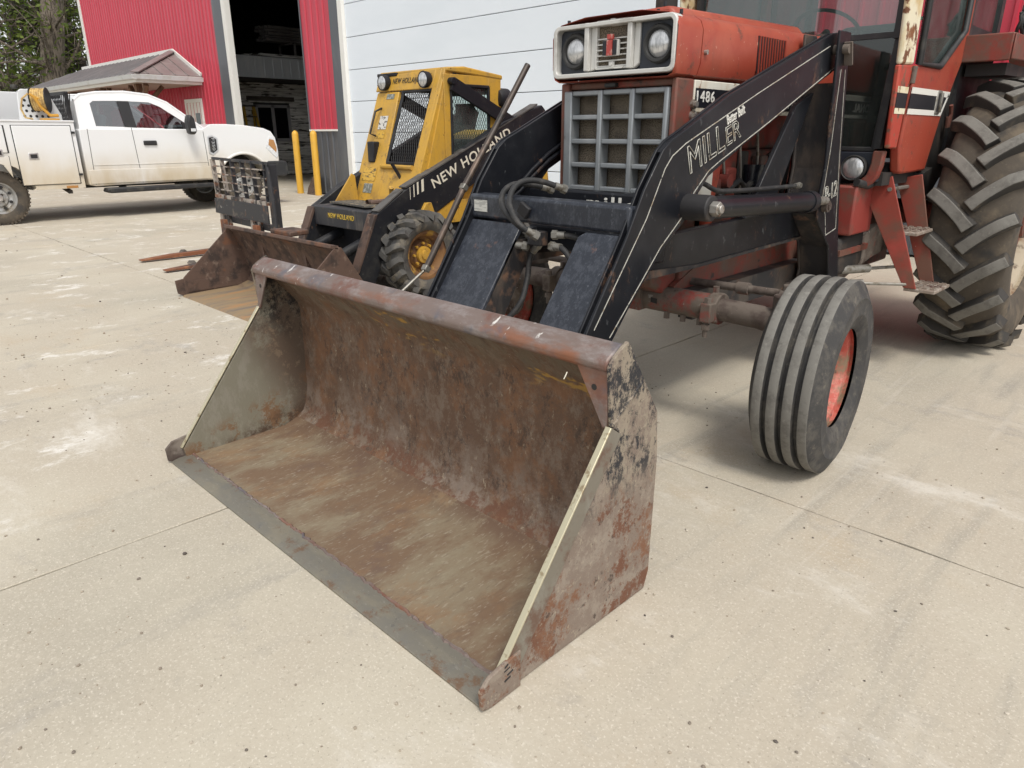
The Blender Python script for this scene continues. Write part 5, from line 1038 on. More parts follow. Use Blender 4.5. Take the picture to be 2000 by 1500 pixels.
# ---------------------------------------------------------------- loader frame
ldr = emp('loader_frame')
frontl = [(1.949, .683), (2.175, 1.016), (2.269, 1.182), (2.378, 1.322), (2.430, 1.358), (2.511, 1.390), (2.845, 1.532), (3.438, 1.727), (3.797, 1.842), (3.95, 1.86)]
innerl = [(3.98, 1.72), (3.705, 1.617), (3.394, 1.491), (2.995, 1.333), (2.727, 1.214), (2.632, 1.127), (2.584, 1.059), (2.419, .944), (2.253, .788), (2.111, .626)]
armpoly = [(1.70, .25), (1.72, .36)] + frontl + innerl + [(1.93, .40), (1.84, .22), (1.76, .19)]
ARM_O = 1.545 - 2.055    # outer face offset (near side) = +0.51
def near(x): return x
def mir(x): return 2 * (-2.01) - x
for sd in (0, 1):
    fx = near if sd == 0 else mir
    q = MB(); q.prism(armpoly, 'x', fx(-1.545), fx(-1.557)); ap = q.build('arm_plate', m_lb, ldr, bevel=.003)
    if sd == 0: arm0 = ap
    q = MB(); q.prism(armpoly, 'x', fx(-1.575), fx(-1.587)); q.build('arm_plate', m_lb, ldr, bevel=.003)
    # top and bottom webs of the box arm
    q = MB(); ol = frontl[3:]
    for a, b in zip(ol[:-1], ol[1:]): q.beam((fx(-1.566), a[0], a[1] - .012), (fx(-1.566), b[0], b[1] - .012), .016, .012)
    il = innerl[:6]
    for a, b in zip(il[:-1], il[1:]): q.beam((fx(-1.566), a[0], a[1] + .012), (fx(-1.566), b[0], b[1] + .012), .016, .012)
    q.build('arm_web', m_lb, ldr)
    # broad front plate of the lower leg
    xo, xi = (-1.5575, -1.80) if sd == 0 else (mir(-1.5575), -2.125); lo, hi = (1.72, .36), (2.195, 1.025)
    fpl = MB(); nn = Vector((0, -.82, .57)); 
    a = Vector((0, lo[0], lo[1])) ; b = Vector((0, hi[0], hi[1])); off_ = Vector((0, .016, -.011))
    def P3(x, p): return Vector((x, p.y, p.z)) + off_
    vs = [P3(xo, a), P3(xi, a), P3(xi, b - (b - a) * .03), P3(xi + (xo - xi) * .12, b), P3(xo, b)]; th = Vector((0, .016, -.011))
    fpl.add(vs + [v + th for v in vs], [(0, 1, 2, 3, 4), (9, 8, 7, 6, 5)] + [(i, (i + 1) % 5, 5 + (i + 1) % 5, 5 + i) for i in range(5)]); fpl.build('leg_face_plate', m_lbf, ldr, bevel=.004)
    if False: q = MB(); rib = [P3(xi + (xo - xi) * .93, a - nn * 0) + Vector((0, -.008, .006)), P3(xi + (xo - xi) * .93, b) + Vector((0, -.008, .006))]; pass
    # inner side plate of the leg (dark return)
    q = MB(); q.prism([(1.78, .36), (2.17, .95), (2.30, .95), (1.98, .42)], 'x', xi, xi + (.01 if sd == 0 else -.01)); q.build('leg_return', m_lbr, ldr)
    # diagonal brace and lower push bar to the mast
    q = MB(); q.prism([(3.602, 1.511), (3.791, 1.576), (3.462, 1.0), (3.203, 1.0)], 'x', fx(-1.60), fx(-1.625)); q.build('brace_plate', m_lb, ldr, bevel=.004)
    q = MB(); q.prism([(2.30, .93), (2.585, .972), (3.95, 1.005), (4.02, .835), (2.90, .808), (2.501, .832), (2.28, .80)], 'x', fx(-1.66), fx(-1.70)); pb = q.build('push_bar', m_lb, ldr, bevel=.004)
    q = MB(); q.prism([(2.28, .775), (2.50, .800), (2.90, .800), (4.0, .822), (4.0, .835), (2.88, .815), (2.5, .835), (2.28, .81)], 'x', fx(-1.652), fx(-1.70)); q.build('push_bar_flange', m_lbr, ldr)
    # lift cylinder
    q = MB(); cx = fx(-1.485); q.cyl((cx, 2.60, 1.098), (cx, 3.64, 1.058), .046, 24); q.cyl((cx, 3.60, 1.0595), (cx, 3.655, 1.0575), .052, 24); cyl = q.build('lift_cylinder', m_lb, ldr, smooth=50)
    q = MB(); q.cyl((cx, 3.6, 1.0595), (cx, 3.84, 1.05), .022, 14); q.build('cylinder_rod', m_fit, cyl)
    q = MB(); q.cyl((fx(-1.43), 2.573, 1.101), (fx(-1.56), 2.573, 1.101), .052, 18); q.build('pivot_boss', m_lbr, cyl, bevel=.006)
    q = MB(); q.cyl((fx(-1.395), 2.573, 1.101), (fx(-1.43), 2.573, 1.101), .030, 6); q.cyl((fx(-1.385), 2.573, 1.101), (fx(-1.40), 2.573, 1.101), .018, 14); q.build('pivot_bolt', m_chrome, cyl, bevel=.003)
    # mast
    mo = [(3.76, 1.848), (3.90, 1.850), (3.905, 1.76), (4.0, 1.28), (4.125, .868), (4.22, .61), (4.26, .52), (4.05, .52), (4.08, .63), (4.015, .794), (3.85, .92), (3.795, .97), (3.790, 1.03), (3.819, 1.207), (3.785, 1.60)]
    q = MB(); q.prism(mo, 'x', fx(-1.50), fx(-1.514)); mp = q.build('mast_plate', m_lb, ldr, bevel=.004)
    if sd == 0: mast0 = mp
    q = MB(); q.prism([(y + .03, z) for y, z in mo], 'x', fx(-1.680), fx(-1.694)); q.build('mast_plate', m_lbr, ldr, bevel=.004)
    q = MB()
    wl = [(3.83, 1.62), (3.86, 1.207), (3.83, .98), (4.06, .78), (4.14, .55)]
    for a, b in zip(wl[:-1], wl[1:]): q.beam((fx(-1.597), a[0] + .02, a[1]), (fx(-1.597), b[0] + .02, b[1]), .166, .012, up=(0, -1, 0))
    q.build('mast_web', m_lbr, ldr)
    q = MB(); q.cyl((fx(-1.47), 3.83, 1.77), (fx(-1.70), 3.83, 1.77), .022, 12); q.beam((fx(-1.482), 3.83, 1.80), (fx(-1.482), 3.87, 1.70), .012, .04, up=(1, 0, 0)); q.build('mast_pin', m_dirt, ldr)
    q = MB(); q.cyl((fx(-1.47), 3.86, 1.02), (fx(-1.70), 3.86, 1.02), .03, 12); q.cyl((fx(-1.462), 3.86, 1.02), (fx(-1.50), 3.86, 1.02), .018, 8); q.build('cylinder_pin', m_dirt, ldr)
    # mast foot and side rail under the tractor
    q = MB(); q.bb((fx(-1.50), 4.02, .48), (fx(-1.75), 4.38, .56)); q.build('mast_foot', m_dirt, ldr, bevel=.01)
    q = MB(); q.bb((fx(-1.72), 3.0, .52), (fx(-1.80), 5.4, .66)); q.build('side_rail', m_lbr, ldr)
    for yy in (4.05, 4.30):
        q = MB(); q.cyl((fx(-1.56), yy, .555), (fx(-1.56), yy, .585), .02, 6); q.build('foot_bolt', m_chrome, ldr)
for dz, dx in ((.030, 0), (.062, .0)):
    q = MB(); xp = mir(-1.605); q.tube([(xp, 2.44, 1.06 + dz), (xp, 2.50, 1.09 + dz), (xp, 2.58, 1.15 + dz), (xp, 2.70, 1.225 + dz), (xp, 3.0, 1.36 + dz), (xp, 3.6, 1.60 + dz)], .0105, 8); q.build('hydraulic_pipe', m_lb, ldr, smooth=60)
m_pin = M('worn_pinstripe', (.50, .49, .44), [LY((.05, .05, .05), s=35, lo=.55, hi=.62, d=8, nr=.8), LY((.30, .24, .17), s=12, lo=.5, hi=.62, d=8, nr=.8)], rough=.6)
# pinstripes, lettering
so = [(1.996, .695), (2.291, 1.075), (2.395, 1.255), (2.44, 1.300), (2.53, 1.345), (3.082, 1.545), (3.773, 1.782)]
si = [(2.093, .646), (2.292, .845), (2.40, .955), (2.56, 1.075), (2.62, 1.155), (2.72, 1.235), (2.80, 1.270), (3.215, 1.430), (3.87, 1.695)]
for pl in (so, si):
    q = MB(); q.strip([(-1.5440, y, z) for y, z in pl], .0036, (1, 0, 0), .0015); q.build('pinstripe', m_pin, arm0, smooth=0)
ms = [(3.832, 1.68), (3.845, 1.30), (3.83, 1.05), (3.90, .97), (3.945, .86), (4.075, .885), (3.975, 1.28), (3.885, 1.68)]
q = MB(); q.strip([(-1.499, y, z) for y, z in ms], .0036, (1, 0, 0), .0015); q.build('pinstripe', m_pin, mast0, smooth=0)
e1 = Vector((0, 1, .35)).normalized(); e2 = Vector((0, -.05, 1))
text('lettering', 'MILL', m_pin, arm0, (-1.5435, 2.575, 1.226), e1, e2, W=.28, H=.112, outline=.014)
text('lettering', 'ER', m_pin, arm0, (-1.5435, 2.850, 1.328), e1, e2, W=.125, H=.080, outline=.018)
text('lettering', 'Better Built', m_wh, arm0, (-1.5435, 2.838, 1.414), e1, e2, W=.15, H=.038, bold=.004)
text('lettering', 'P-12', m_pin, mast0, (-1.499, 3.868, 1.035), (0, 1, .22), (0, 0, 1), W=.15, H=.085, outline=.018)
# cross tubes
q = MB(); q.bb((mir(-1.565), 2.21, 1.02), (-1.565, 2.31, 1.125)); xb_ = q.build('cross_tube', m_lbf, ldr, bevel=.014, seg=3)
q = MB(); q.prism([(-2.42, 1.05), (-2.42, 1.10), (-2.335, 1.10), (-2.335, 1.05)], 'y', 2.2075, 2.2085); q.build('data_plate', M('data_plate', (.62, .62, .58), [LY((.42, .42, .40), s=60, lo=.5, hi=.58, st=(.4, 1, 2))], rough=.4, metal=.3), xb_)
q = MB(); q.bb((mir(-1.645), 2.52, 1.03), (-1.645, 2.60, 1.14)); x2 = q.build('cross_tube', m_lb, ldr, bevel=.01)
text('lettering', 'miller', m_wh, x2, (-2.02, 2.519, 1.062), (1, 0, 0), (0, 0, 1), W=.32, H=.06, bold=.02, spacing=1.25)
q = MB(); q.bb((mir(-1.645), 2.52, .86), (-1.645, 2.60, .97)); q.build('cross_tube', m_lb, ldr, bevel=.01)
# valve block, hoses
q = MB(); q.box((-2.03, 2.21, .965), (.075, .05, .06)); q.box((-2.10, 2.2, 1.075), (.06, .02, .05), Matrix.Rotation(.5, 3, 'Y')); q.build('hose_bracket', m_lbr, ldr, bevel=.004)
def hose(pts, r=.0125, fit=(1, 1)):
    P_ = [Vector(p) for p in pts]; sp = []
    n = len(P_)
    for i in range(n - 1):
        p0, p1, p2, p3 = P_[max(i - 1, 0)], P_[i], P_[i + 1], P_[min(i + 2, n - 1)]
        for k in range(6):
            t = k / 6.; sp.append(.5 * ((2 * p1) + (-p0 + p2) * t + (2 * p0 - 5 * p1 + 4 * p2 - p3) * t * t + (-p0 + 3 * p1 - 3 * p2 + p3) * t ** 3))
    sp.append(P_[-1]); m = MB(); m.tube(sp, r, 10); h = m.build('hydraulic_hose', m_hoseb, ldr, smooth=60)
    for e, (a, b) in enumerate(((sp[0], sp[3]), (sp[-1], sp[-4]))):
        if fit[e]: m = MB(); d = (b - a).normalized(); m.cyl(a - d * .005, a + d * .045, r * 1.25, 12); m.cyl(a - d * .012, a + d * .012, r * 1.6, 6); m.build('fitting', m_fit, h)
hose([(-2.005, 2.16, .985), (-2.05, 2.12, 1.02), (-2.15, 2.13, 1.08), (-2.21, 2.18, 1.135), (-2.215, 2.25, 1.172), (-2.19, 2.33, 1.17), (-2.145, 2.42, 1.148)])
hose([(-1.985, 2.15, .985), (-2.03, 2.10, 1.03), (-2.105, 2.12, 1.10), (-2.145, 2.18, 1.16), (-2.145, 2.25, 1.19), (-2.115, 2.33, 1.185), (-2.07, 2.42, 1.152)])
hose([(-2.08, 2.24, .955), (-2.14, 2.25, .965), (-2.20, 2.27, .95), (-2.27, 2.30, .92), (-2.33, 2.36, .90)], fit=(1, 0))
hose([(-2.09, 2.20, .925), (-2.16, 2.18, .925), (-2.25, 2.20, .90), (-2.32, 2.25, .87), (-2.38, 2.32, .84)], fit=(1, 0))
hose([(-2.06, 2.25, .93), (-2.10, 2.24, .87), (-2.08, 2.20, .78), (-2.07, 2.14, .68), (-2.14, 2.06, .57), (-2.26, 2.02, .50), (-2.36, 2.0, .47)], fit=(1, 0))
hose([(-1.94, 2.22, .985), (-1.88, 2.24, .985), (-1.80, 2.27, .965), (-1.74, 2.32, .94)], fit=(1, 0))
hose([(-1.935, 2.20, .94), (-1.88, 2.20, .935), (-1.835, 2.20, .89), (-1.825, 2.2, .82), (-1.83, 2.2, .76)], fit=(1, 0))
hose([(-1.60, 3.75, 1.125), (-1.60, 3.3, 1.13), (-1.60, 3.05, 1.135), (-1.60, 2.9, 1.145), (-1.62, 2.80, 1.18), (-1.64, 2.74, 1.15), (-1.64, 2.66, 1.10)], .011)
# leveling indicator rod on the far arm
XR = -2.66
def rodp(y, z): return (XR, y, z)
q = MB(); q.tube([rodp(2.807, 1.706), rodp(2.56, 1.385), rodp(2.36, 1.133), rodp(2.235, .95), rodp(2.105, .768)], [.0155] * 5, 12); rod = q.build('level_indicator_tube', M('rod_rust', (.075, .06, .052), [LY((.16, .115, .09), s=12, lo=.5, hi=.66, st=(1, 1, .4)), LY((.03, .028, .028), s=5, lo=.48, hi=.6, gate=(0, 0, 1, 1.3, 1.5))], rough=.5, metal=.4, root=RT), ldr)
q = MB(); q.tube([rodp(2.105, .768), rodp(1.955, .679), rodp(1.70, .50)], .007, 8); q.build('level_indicator_rod', m_fit, rod)
for y, z in ((2.105, .768), (2.36, 1.133)):
    q = MB(); q.box((XR, y, z), (.034, .03, .034), Matrix.Rotation(.9, 3, 'X')); q.build('clamp', m_fit, rod, bevel=.005)
# ---------------------------------------------------------------- hood and grille
def X(o): return XC + o
hs = [(-.325, 1.615), (-.338, 1.66), (-.340, 1.79), (-.325, 1.825), (-.29, 1.846), (-.15, 1.866), (.15, 1.866), (.29, 1.846), (.325, 1.825), (.340, 1.79), (.338, 1.66), (.325, 1.615), (.30, 1.603), (-.30, 1.603)]
def ring(y, dz, k=1.0): return [(X(x * k), z + (dz if z > 1.7 else dz * .3)) for x, z in hs]
hood = MB(); hood.prism(ring(2.878, 0.0), 'y', 2.878, 4.38, ring(4.38, .035)); hood = hood.build('hood', m_ih, tr, smooth=40)
# nose cap: hollow front shell with rounded lip
q = MB(); n = len(hs); vs = []
for y, k in ((2.700, .972), (2.692, .985), (2.700, .998), (2.72, 1.0), (2.872, 1.0)):
    vs += [(X(x * k), y, 1.735 + (z - 1.735) * k) for x, z in hs]
fs = [(r * n + i, r * n + (i + 1) % n, (r + 1) * n + (i + 1) % n, (r + 1) * n + i) for r in range(4) for i in range(n)]
q.add(vs, fs); nose = q.build('nose_cap', m_ih, tr, smooth=45)
q = MB(); q.bb((X(-.30), 2.74, 1.62), (X(.30), 2.86, 1.815)); q.build('nose_lining', m_lplate, nose)
# silver bezel: outer frame, pillars
fz0, fz1 = 1.632, 1.833
q = MB()
def rr_ring(m, x0, x1, z0, z1, w, y0, y1, r=.02, crown=0.):
    def loop(a, b, c, d, r):
        pts = []
        for cx, cz, a0 in ((b - r, d - r, 0), (a + r, d - r, 90), (a + r, c + r, 180), (b - r, c + r, 270)):
            for k in range(5):
                t = D2R(a0 + 90 * k / 4); x = cx + r * math.cos(t); z = cz + r * math.sin(t); pts.append((x, z + (crown * (1 - ((x - XC) / .33) ** 2) if z > (c + d) / 2 else 0)))
        return pts
    o, i = loop(x0, x1, z0, z1, r), loop(x0 + w, x1 - w, z0 + w, z1 - w, max(.004, r - w * .5)); k = len(o)
    vs = [(x, y0, z) for x, z in o] + [(x, y0, z) for x, z in i] + [(x, y1, z) for x, z in o] + [(x, y1, z) for x, z in i]
    fs = []
    for a in range(k):
        b = (a + 1) % k; fs += [(a, b, k + b, k + a), (2 * k + a, 3 * k + a, 3 * k + b, 2 * k + b), (a, 2 * k + a, 2 * k + b, b), (k + a, k + b, 3 * k + b, 3 * k + a)]
    m.add(vs, fs)
rr_ring(q, X(-.329), X(.329), 1.620, 1.836, .019, 2.688, 2.742, .028, crown=.024)
q.bb((X(-.152), 2.694, 1.646), (X(-.128), 2.742, 1.842)); q.bb((X(.082), 2.694, 1.646), (X(.106), 2.742, 1.842))
q.prism([(X(-.128), 1.646), (X(-.128), 1.842), (X(-.098), 1.83), (X(-.098), 1.655)], 'y', 2.716, 2.742); q.prism([(X(.106), 1.646), (X(.106), 1.842), (X(.135), 1.82), (X(.135), 1.665)], 'y', 2.716, 2.742)
bez = q.build('headlight_bezel', m_bez, nose, bevel=.004)
for x0, x1, lx in ((X(-.312), X(-.152), X(-.215)), (X(.135), X(.312), X(.232))):
    q = MB(); q.bb((x0, 2.726, 1.636), (x1, 2.738, 1.838)); q.build('lamp_plate', m_lplate, nose)
    c = (lx, 2.722, 1.733)
    q = MB(); q.lathe([(.010, .077), (-.010, .076), (-.022, .069), (-.020, .060), (-.006, .053)], 36, c, 'y'); q.build('headlight_ring', m_rub, nose, smooth=50)
    q = MB(); q.lathe([(-.004, .054), (-.014, .047), (-.020, .032), (-.023, .015), (-.0235, 0)], 36, c, 'y'); q.build('headlight', m_lampw, nose, smooth=60)
# centre grille with emblem
q = MB(); q.bb((X(-.098), 2.732, 1.652), (X(.082), 2.738, 1.842)); q.build('upper_screen', m_scr, nose)
for z in (1.662, 1.684, 1.706, 1.728, 1.750, 1.772, 1.823):
    q = MB(); q.bb((X(-.098 if z < 1.8 else -.02), 2.716, z - .0025), (X(.082), 2.730, z + .0025)); q.build('grille_slat', m_bez, nose)
q = MB(); rr_ring(q, X(-.100), X(.084), 1.650, 1.846, .008, 2.712, 2.73, .01); q.build('grille_surround', m_bez, nose)
for z in (1.655, 1.824):
    q = MB(); q.bb((X(-.018), 2.706, z - .002), (X(.008), 2.716, z + .024)); q.cyl((X(-.005), 2.700, z + .012), (X(-.005), 2.716, z + .012), .006, 8); q.build('grille_tab', m_bez, nose)
emb = MB(); emb.bb((X(-.048), 2.700, 1.700), (X(.034), 2.716, 1.764)); emb = emb.build('emblem', m_bez, nose, bevel=.002)
for x0, x1 in ((-.046, -.024), (.008, .026)):
    q = MB(); q.bb((X(x0), 2.694, 1.704), (X(x1), 2.702, 1.762)); q.build('emblem_black', m_dk, emb)
m_embr = M('emblem_red', (.42, .06, .05), [LY((.55, .3, .26), s=40, lo=.5, hi=.65)], rough=.5)
q = MB(); q.bb((X(-.022), 2.690, 1.702), (X(.006), 2.702, 1.764)); q.bb((X(-.020), 2.690, 1.767), (X(.006), 2.706, 1.786)); q.build('emblem_red', m_embr, emb)
# raised hood centre with seam
q = MB(); q.prism([(X(-.20), 1.86), (X(-.16), 1.915), (X(.10), 1.918), (X(.15), 1.865)], 'y', 2.98, 4.30, [(X(-.20), 1.89), (X(-.16), 1.95), (X(.10), 1.952), (X(.15), 1.895)]); q.build('hood_scoop', m_ih, tr, bevel=.015)
for x, y, z in ((X(-.28), 2.74, 1.85), (X(.30), 2.76, 1.84), (X(.06), 2.95, 1.885), (X(.06), 3.0, 1.92)):
    q = MB(); q.cyl((x, y, z), (x, y, z + .018), .008, 6); q.build('hood_bolt', m_dk, tr)
# louvres cut in the hood side
for k in range(11):
    y = 3.375 + k * .0265; q = MB(); q.prism([(y, 1.648), (y - .012, 1.808), (y - .003, 1.808), (y + .009, 1.648)], 'x', X(.3395), X(.3425)); q.build('louvre', m_dk, hood)
    q = MB(); q.prism([(y + .010, 1.648), (y - .002, 1.808), (y + .004, 1.808), (y + .016, 1.648)], 'x', X(.338), X(.347)); q.build('louvre_lip', m_ih, hood)
q = MB(); q.cyl((X(.335), 2.905, 1.705), (X(.352), 2.905, 1.705), .010, 10); q.build('hood_latch', m_chrome, hood)
# radiator shell
q = MB(); q.bb((X(-.315), 2.735, 1.0), (X(-.268), 2.872, 1.602)); q.bb((X(.292), 2.735, 1.0), (X(.320), 2.872, 1.602)); q.bb((X(-.268), 2.75, 1.572), (X(.292), 2.872, 1.602)); shell = q.build('radiator_shell', m_ihd, tr, bevel=.008)
q = MB(); q.bb((X(-.27), 2.80, 1.0), (X(.292), 2.83, 1.58)); q.build('radiator_screen', m_scr, shell)
bx = [(-.262, .045), (-.074, .026), (.102, .026), (.278, .022)]; zb_ = [1.556, 1.452, 1.346, 1.240, 1.134, 1.03]
gr = emp('radiator_grille')
for x, w in bx:
    q = MB(); q.bb((X(x - w / 2), 2.722, 1.01), (X(x + w / 2), 2.790, 1.566)); q.build('grille_upright', m_gril, gr, bevel=.006)
for z in zb_:
    for (xa, wa), (xb2, wb2) in zip(bx[:-1], bx[1:]):
        q = MB(); q.bb((X(xa + wa / 2 - .001), 2.730, z - .011), (X(xb2 - wb2 / 2 + .001), 2.782, z + .011)); q.build('grille_bar', m_gril, gr, bevel=.005)
q = MB(); q.box((X(-.02), 2.735, 1.585), (.06, .03, .02)); q.build('grille_latch', m_rub, gr, bevel=.005)
# side panel with model band
SP = X(.322)
q = MB(); q.bb((SP - .012, 2.874, 1.468), (SP, 4.30, 1.598)); sp_ = q.build('side_panel', m_ihw, tr, bevel=.004)
q = MB(); q.bb((SP - .004, 2.882, 1.488), (SP + .0015, 4.30, 1.566)); q.build('model_band', m_dk, sp_)
text('model_number', '1486', m_wh, sp_, (SP + .0025, 2.892, 1.510), (0, 1, 0), (0, 0, 1), W=.150, H=.046, bold=.012, spacing=1.2)
text('maker_name', 'INTERNATIONAL', m_wh, sp_, (SP + .0025, 3.36, 1.503), (0, 1, 0), (0, 0, 1), W=.77, H=.050, bold=.02, spacing=1.1)
q = MB(); q.bb((SP - .014, 2.874, 1.02), (SP - .004, 3.10, 1.462)); q.build('lower_side_panel', m_ihw, tr)
for y, z in ((2.868, 1.455), (2.868, 1.50)):
    q = MB(); q.cyl((SP - .005, y, z), (SP + .022, y, z), .013, 6); q.cyl((SP - .005, y, z), (SP + .010, y, z), .02, 12); q.build('panel_bolt', m_chrome, tr)
q = MB(); q.cyl((X(-.21), 3.42, 1.88), (X(-.21), 3.42, 2.9), .055, 16); q.build('exhaust_stack', m_engd, tr)

m_steprail_ = M('panel_red_dull', (.24, .036, .027), [LY((.14, .07, .05), s=5, lo=.45, hi=.64, d=9, nr=.7), LY((.32, .06, .045), s=3, lo=.55, hi=.7)], rough=.6)
# ---------------------------------------------------------------- engine and driveline
q = MB(); q.bb((X(-.22), 3.12, .80), (X(.22), 4.28, 1.30)); eng = q.build('engine_block', m_eng, tr, bevel=.02)
q = MB(); q.bb((X(-.18), 3.15, 1.30), (X(.18), 4.25, 1.50)); q.build('cylinder_head', m_eng, eng, bevel=.02)
re = random.Random(12)
for k in range(7):
    y = 3.18 + k * .16; q = MB(); q.bb((X(.22), y, .95 + re.uniform(0, .1)), (X(.24 + re.uniform(.0, .05)), y + re.uniform(.06, .12), 1.15 + re.uniform(0, .15))); q.build('engine_cover', re.choice([m_eng, m_engd, m_eng]), eng, bevel=.01)
for k in range(6):
    y = 3.22 + k * .17; q = MB(); z0 = re.uniform(1.2, 1.4); q.tube([(X(.24), y, z0), (X(.27), y + .03, z0 + .05), (X(.265), y + .08, z0 - .10), (X(.25), y + .12, z0 - .22)], .008, 6); q.build('fuel_line', re.choice([m_engd, m_eng, m_fit]), eng)
q = MB(); q.cyl((X(.27), 3.60, .98), (X(.27), 3.60, 1.20), .055, 20); q.cyl((X(.27), 3.60, 1.2), (X(.27), 3.60, 1.23), .06, 20); q.build('oil_filter', M('filter_black', (.012, .014, .02), rough=.25, coat=.5), eng)
q = MB(); q.cyl((X(.28), 3.73, .98), (X(.28), 3.73, 1.18), .05, 20); q.build('fuel_filter', M('filter_dark', (.02, .018, .02), rough=.3), eng)
q = MB(); q.prism([(3.14, .95), (3.14, 1.28), (3.20, 1.30), (3.24, 1.22), (3.21, 1.1), (3.2, .95)], 'x', X(.24), X(.285)); q.build('pump_cover', m_ih, eng, bevel=.012)
for y_, z_ in ((3.22, 1.06), (3.3, 1.16)): q = MB(); q.cyl((X(.25), y_, z_), (X(.305), y_, z_), .033, 12); q.build('injection_pump', m_eng, eng)
for pts in ([(X(.26), 3.95, 1.45), (X(.285), 3.97, 1.3), (X(.28), 3.96, 1.1), (X(.27), 3.9, .95)], [(X(.26), 4.05, 1.42), (X(.28), 4.06, 1.2), (X(.27), 4.02, 1.0)], [(X(.29), 3.22, 1.09), (X(.3), 3.4, 1.16), (X(.29), 3.5, 1.12), (X(.28), 3.7, 1.2)]):
    q = MB(); q.tube(pts, .014, 8); q.build('engine_hose', m_hoseb, eng)
q = MB(); q.bb((X(-.25), 3.0, .62), (X(.25), 4.4, .82)); q.prism([(2.80, .70), (2.80, 1.0), (3.2, 1.0), (3.2, .62), (2.95, .62)], 'x', X(-.22), X(.22)); q.build('front_frame', m_ihd, tr, bevel=.015)
q = MB(); q.bb((X(-.27), 4.3, .45), (X(.27), 6.0, .98)); q.build('transmission', m_ihd, tr, bevel=.02)
q = MB(); q.prism([(3.35, .62), (3.40, .48), (3.9, .46), (3.98, .62)], 'x', X(-.18), X(.18)); q.build('oil_pan', m_engd, tr, bevel=.02)
q = MB(); q.beam((X(.24), 2.95, .66), (X(.24), 3.45, .86), .03, .05); q.build('radius_strut', m_ihd, tr)
q = MB(); q.cyl((X(-1.0), 5.70, .855), (X(1.0), 5.70, .855), .085, 18); q.build('rear_axle', m_ihd, tr)
q = MB(); q.bb((X(.30), 4.30, .82), (X(.56), 4.62, 1.10)); q.build('battery_box', m_steprail_, tr, bevel=.012)
q = MB(); q.prism([(4.28, .58), (4.28, .80), (4.66, .84), (4.70, .62), (4.6, .56)], 'x', X(.27), X(.52)); q.build('fuel_tank', m_engd, tr, bevel=.03)
q = MB(); q.bb((X(.28), 4.27, .70), (X(.53), 4.72, .735)); q.build('tank_strap', m_ihd, tr)
q = MB(); q.tube([(X(.55), 4.30, 1.12), (X(.58), 4.4, 1.10), (X(.60), 4.55, 1.13), (X(.60), 4.62, 1.2)], .022, 10); q.build('wiring_loom', m_hoseb, tr)

# ---------------------------------------------------------------- front axle
FA_Y, FA_Z = 2.95, .612
q = MB(); q.tube([(X(-.50), FA_Y, FA_Z), (X(.50), FA_Y, FA_Z)], .064, 20); q.bb((X(-.11), FA_Y - .08, FA_Z - .06), (X(.11), FA_Y + .08, FA_Z + .12)); axl = q.build('front_axle', m_axle, tr, smooth=50)
for s in (-1, 1):
    q = MB(); q.tube([(X(s * .48), FA_Y, FA_Z), (X(s * .70), FA_Y, FA_Z - .005), (X(s * .78), FA_Y, FA_Z - .02), (X(s * .83), FA_Y - .005, FA_Z - .09), (X(s * .855), FA_Y - .01, FA_Z - .19)], [.053, .053, .056, .062, .055], 18); q.build('axle_extension', m_dirt, axl, smooth=60)
    q = MB(); q.tube([(X(s * .46), FA_Y, FA_Z), (X(s * .515), FA_Y, FA_Z)], .074, 20); q.box((X(s * .487), FA_Y - .085, FA_Z - .005), (.055, .05, .09)); q.build('axle_clamp', m_axle, axl, bevel=.006)
    q = MB(); q.cyl((X(s * .487), FA_Y - .09, FA_Z + .035), (X(s * .487), FA_Y - .09, FA_Z + .065), .018, 6); q.cyl((X(s * .487), FA_Y - .09, FA_Z - .12), (X(s * .487), FA_Y - .09, FA_Z - .02), .012, 8); q.cyl((X(s * .487), FA_Y - .09, FA_Z - .085), (X(s * .487), FA_Y - .09, FA_Z - .06), .02, 6); q.cyl((X(s * .47), FA_Y + .01, FA_Z + .065), (X(s * .47), FA_Y + .01, FA_Z + .10), .016, 6); q.build('clamp_bolt', m_dirt, axl)
    q = MB(); q.cyl((X(s * .80), FA_Y, .42), (X(s * 1.0), FA_Y, .416), .045, 14); q.build('spindle', m_dirt, axl)
    q = MB(); q.beam((X(s * .80), FA_Y + .02, FA_Z + .065), (X(s * .74), FA_Y + .17, FA_Z + .075), .075, .05); q.cyl((X(s * .80), FA_Y, FA_Z + .02), (X(s * .80), FA_Y, FA_Z + .11), .045, 12); q.cyl((X(s * .745), FA_Y + .16, FA_Z + .06), (X(s * .745), FA_Y + .16, FA_Z + .125), .028, 6); q.build('steering_arm', m_dirt, axl, bevel=.006)
    q = MB(); q.cyl((X(s * .10), FA_Y + .16, FA_Z + .07), (X(s * .74), FA_Y + .16, FA_Z + .08), .019, 12); q.cyl((X(s * .50), FA_Y + .16, FA_Z + .076), (X(s * .56), FA_Y + .16, FA_Z + .077), .030, 10); q.build('tie_rod', m_dirt, axl)
q = MB()
for x in (.24, .33, .42): q.cyl((X(x), FA_Y - .03, FA_Z - .085), (X(x), FA_Y - .03, FA_Z - .05), .016, 6)
q.build('underside_bolts', m_dirt, axl)
q = MB(); q.prism([(X(.165), FA_Z - .012), (X(.165), FA_Z + .012), (X(.20), FA_Z + .010), (X(.20), FA_Z - .014)], 'y', FA_Y - .0655, FA_Y - .05); q.build('axle_slot', m_engd, axl)
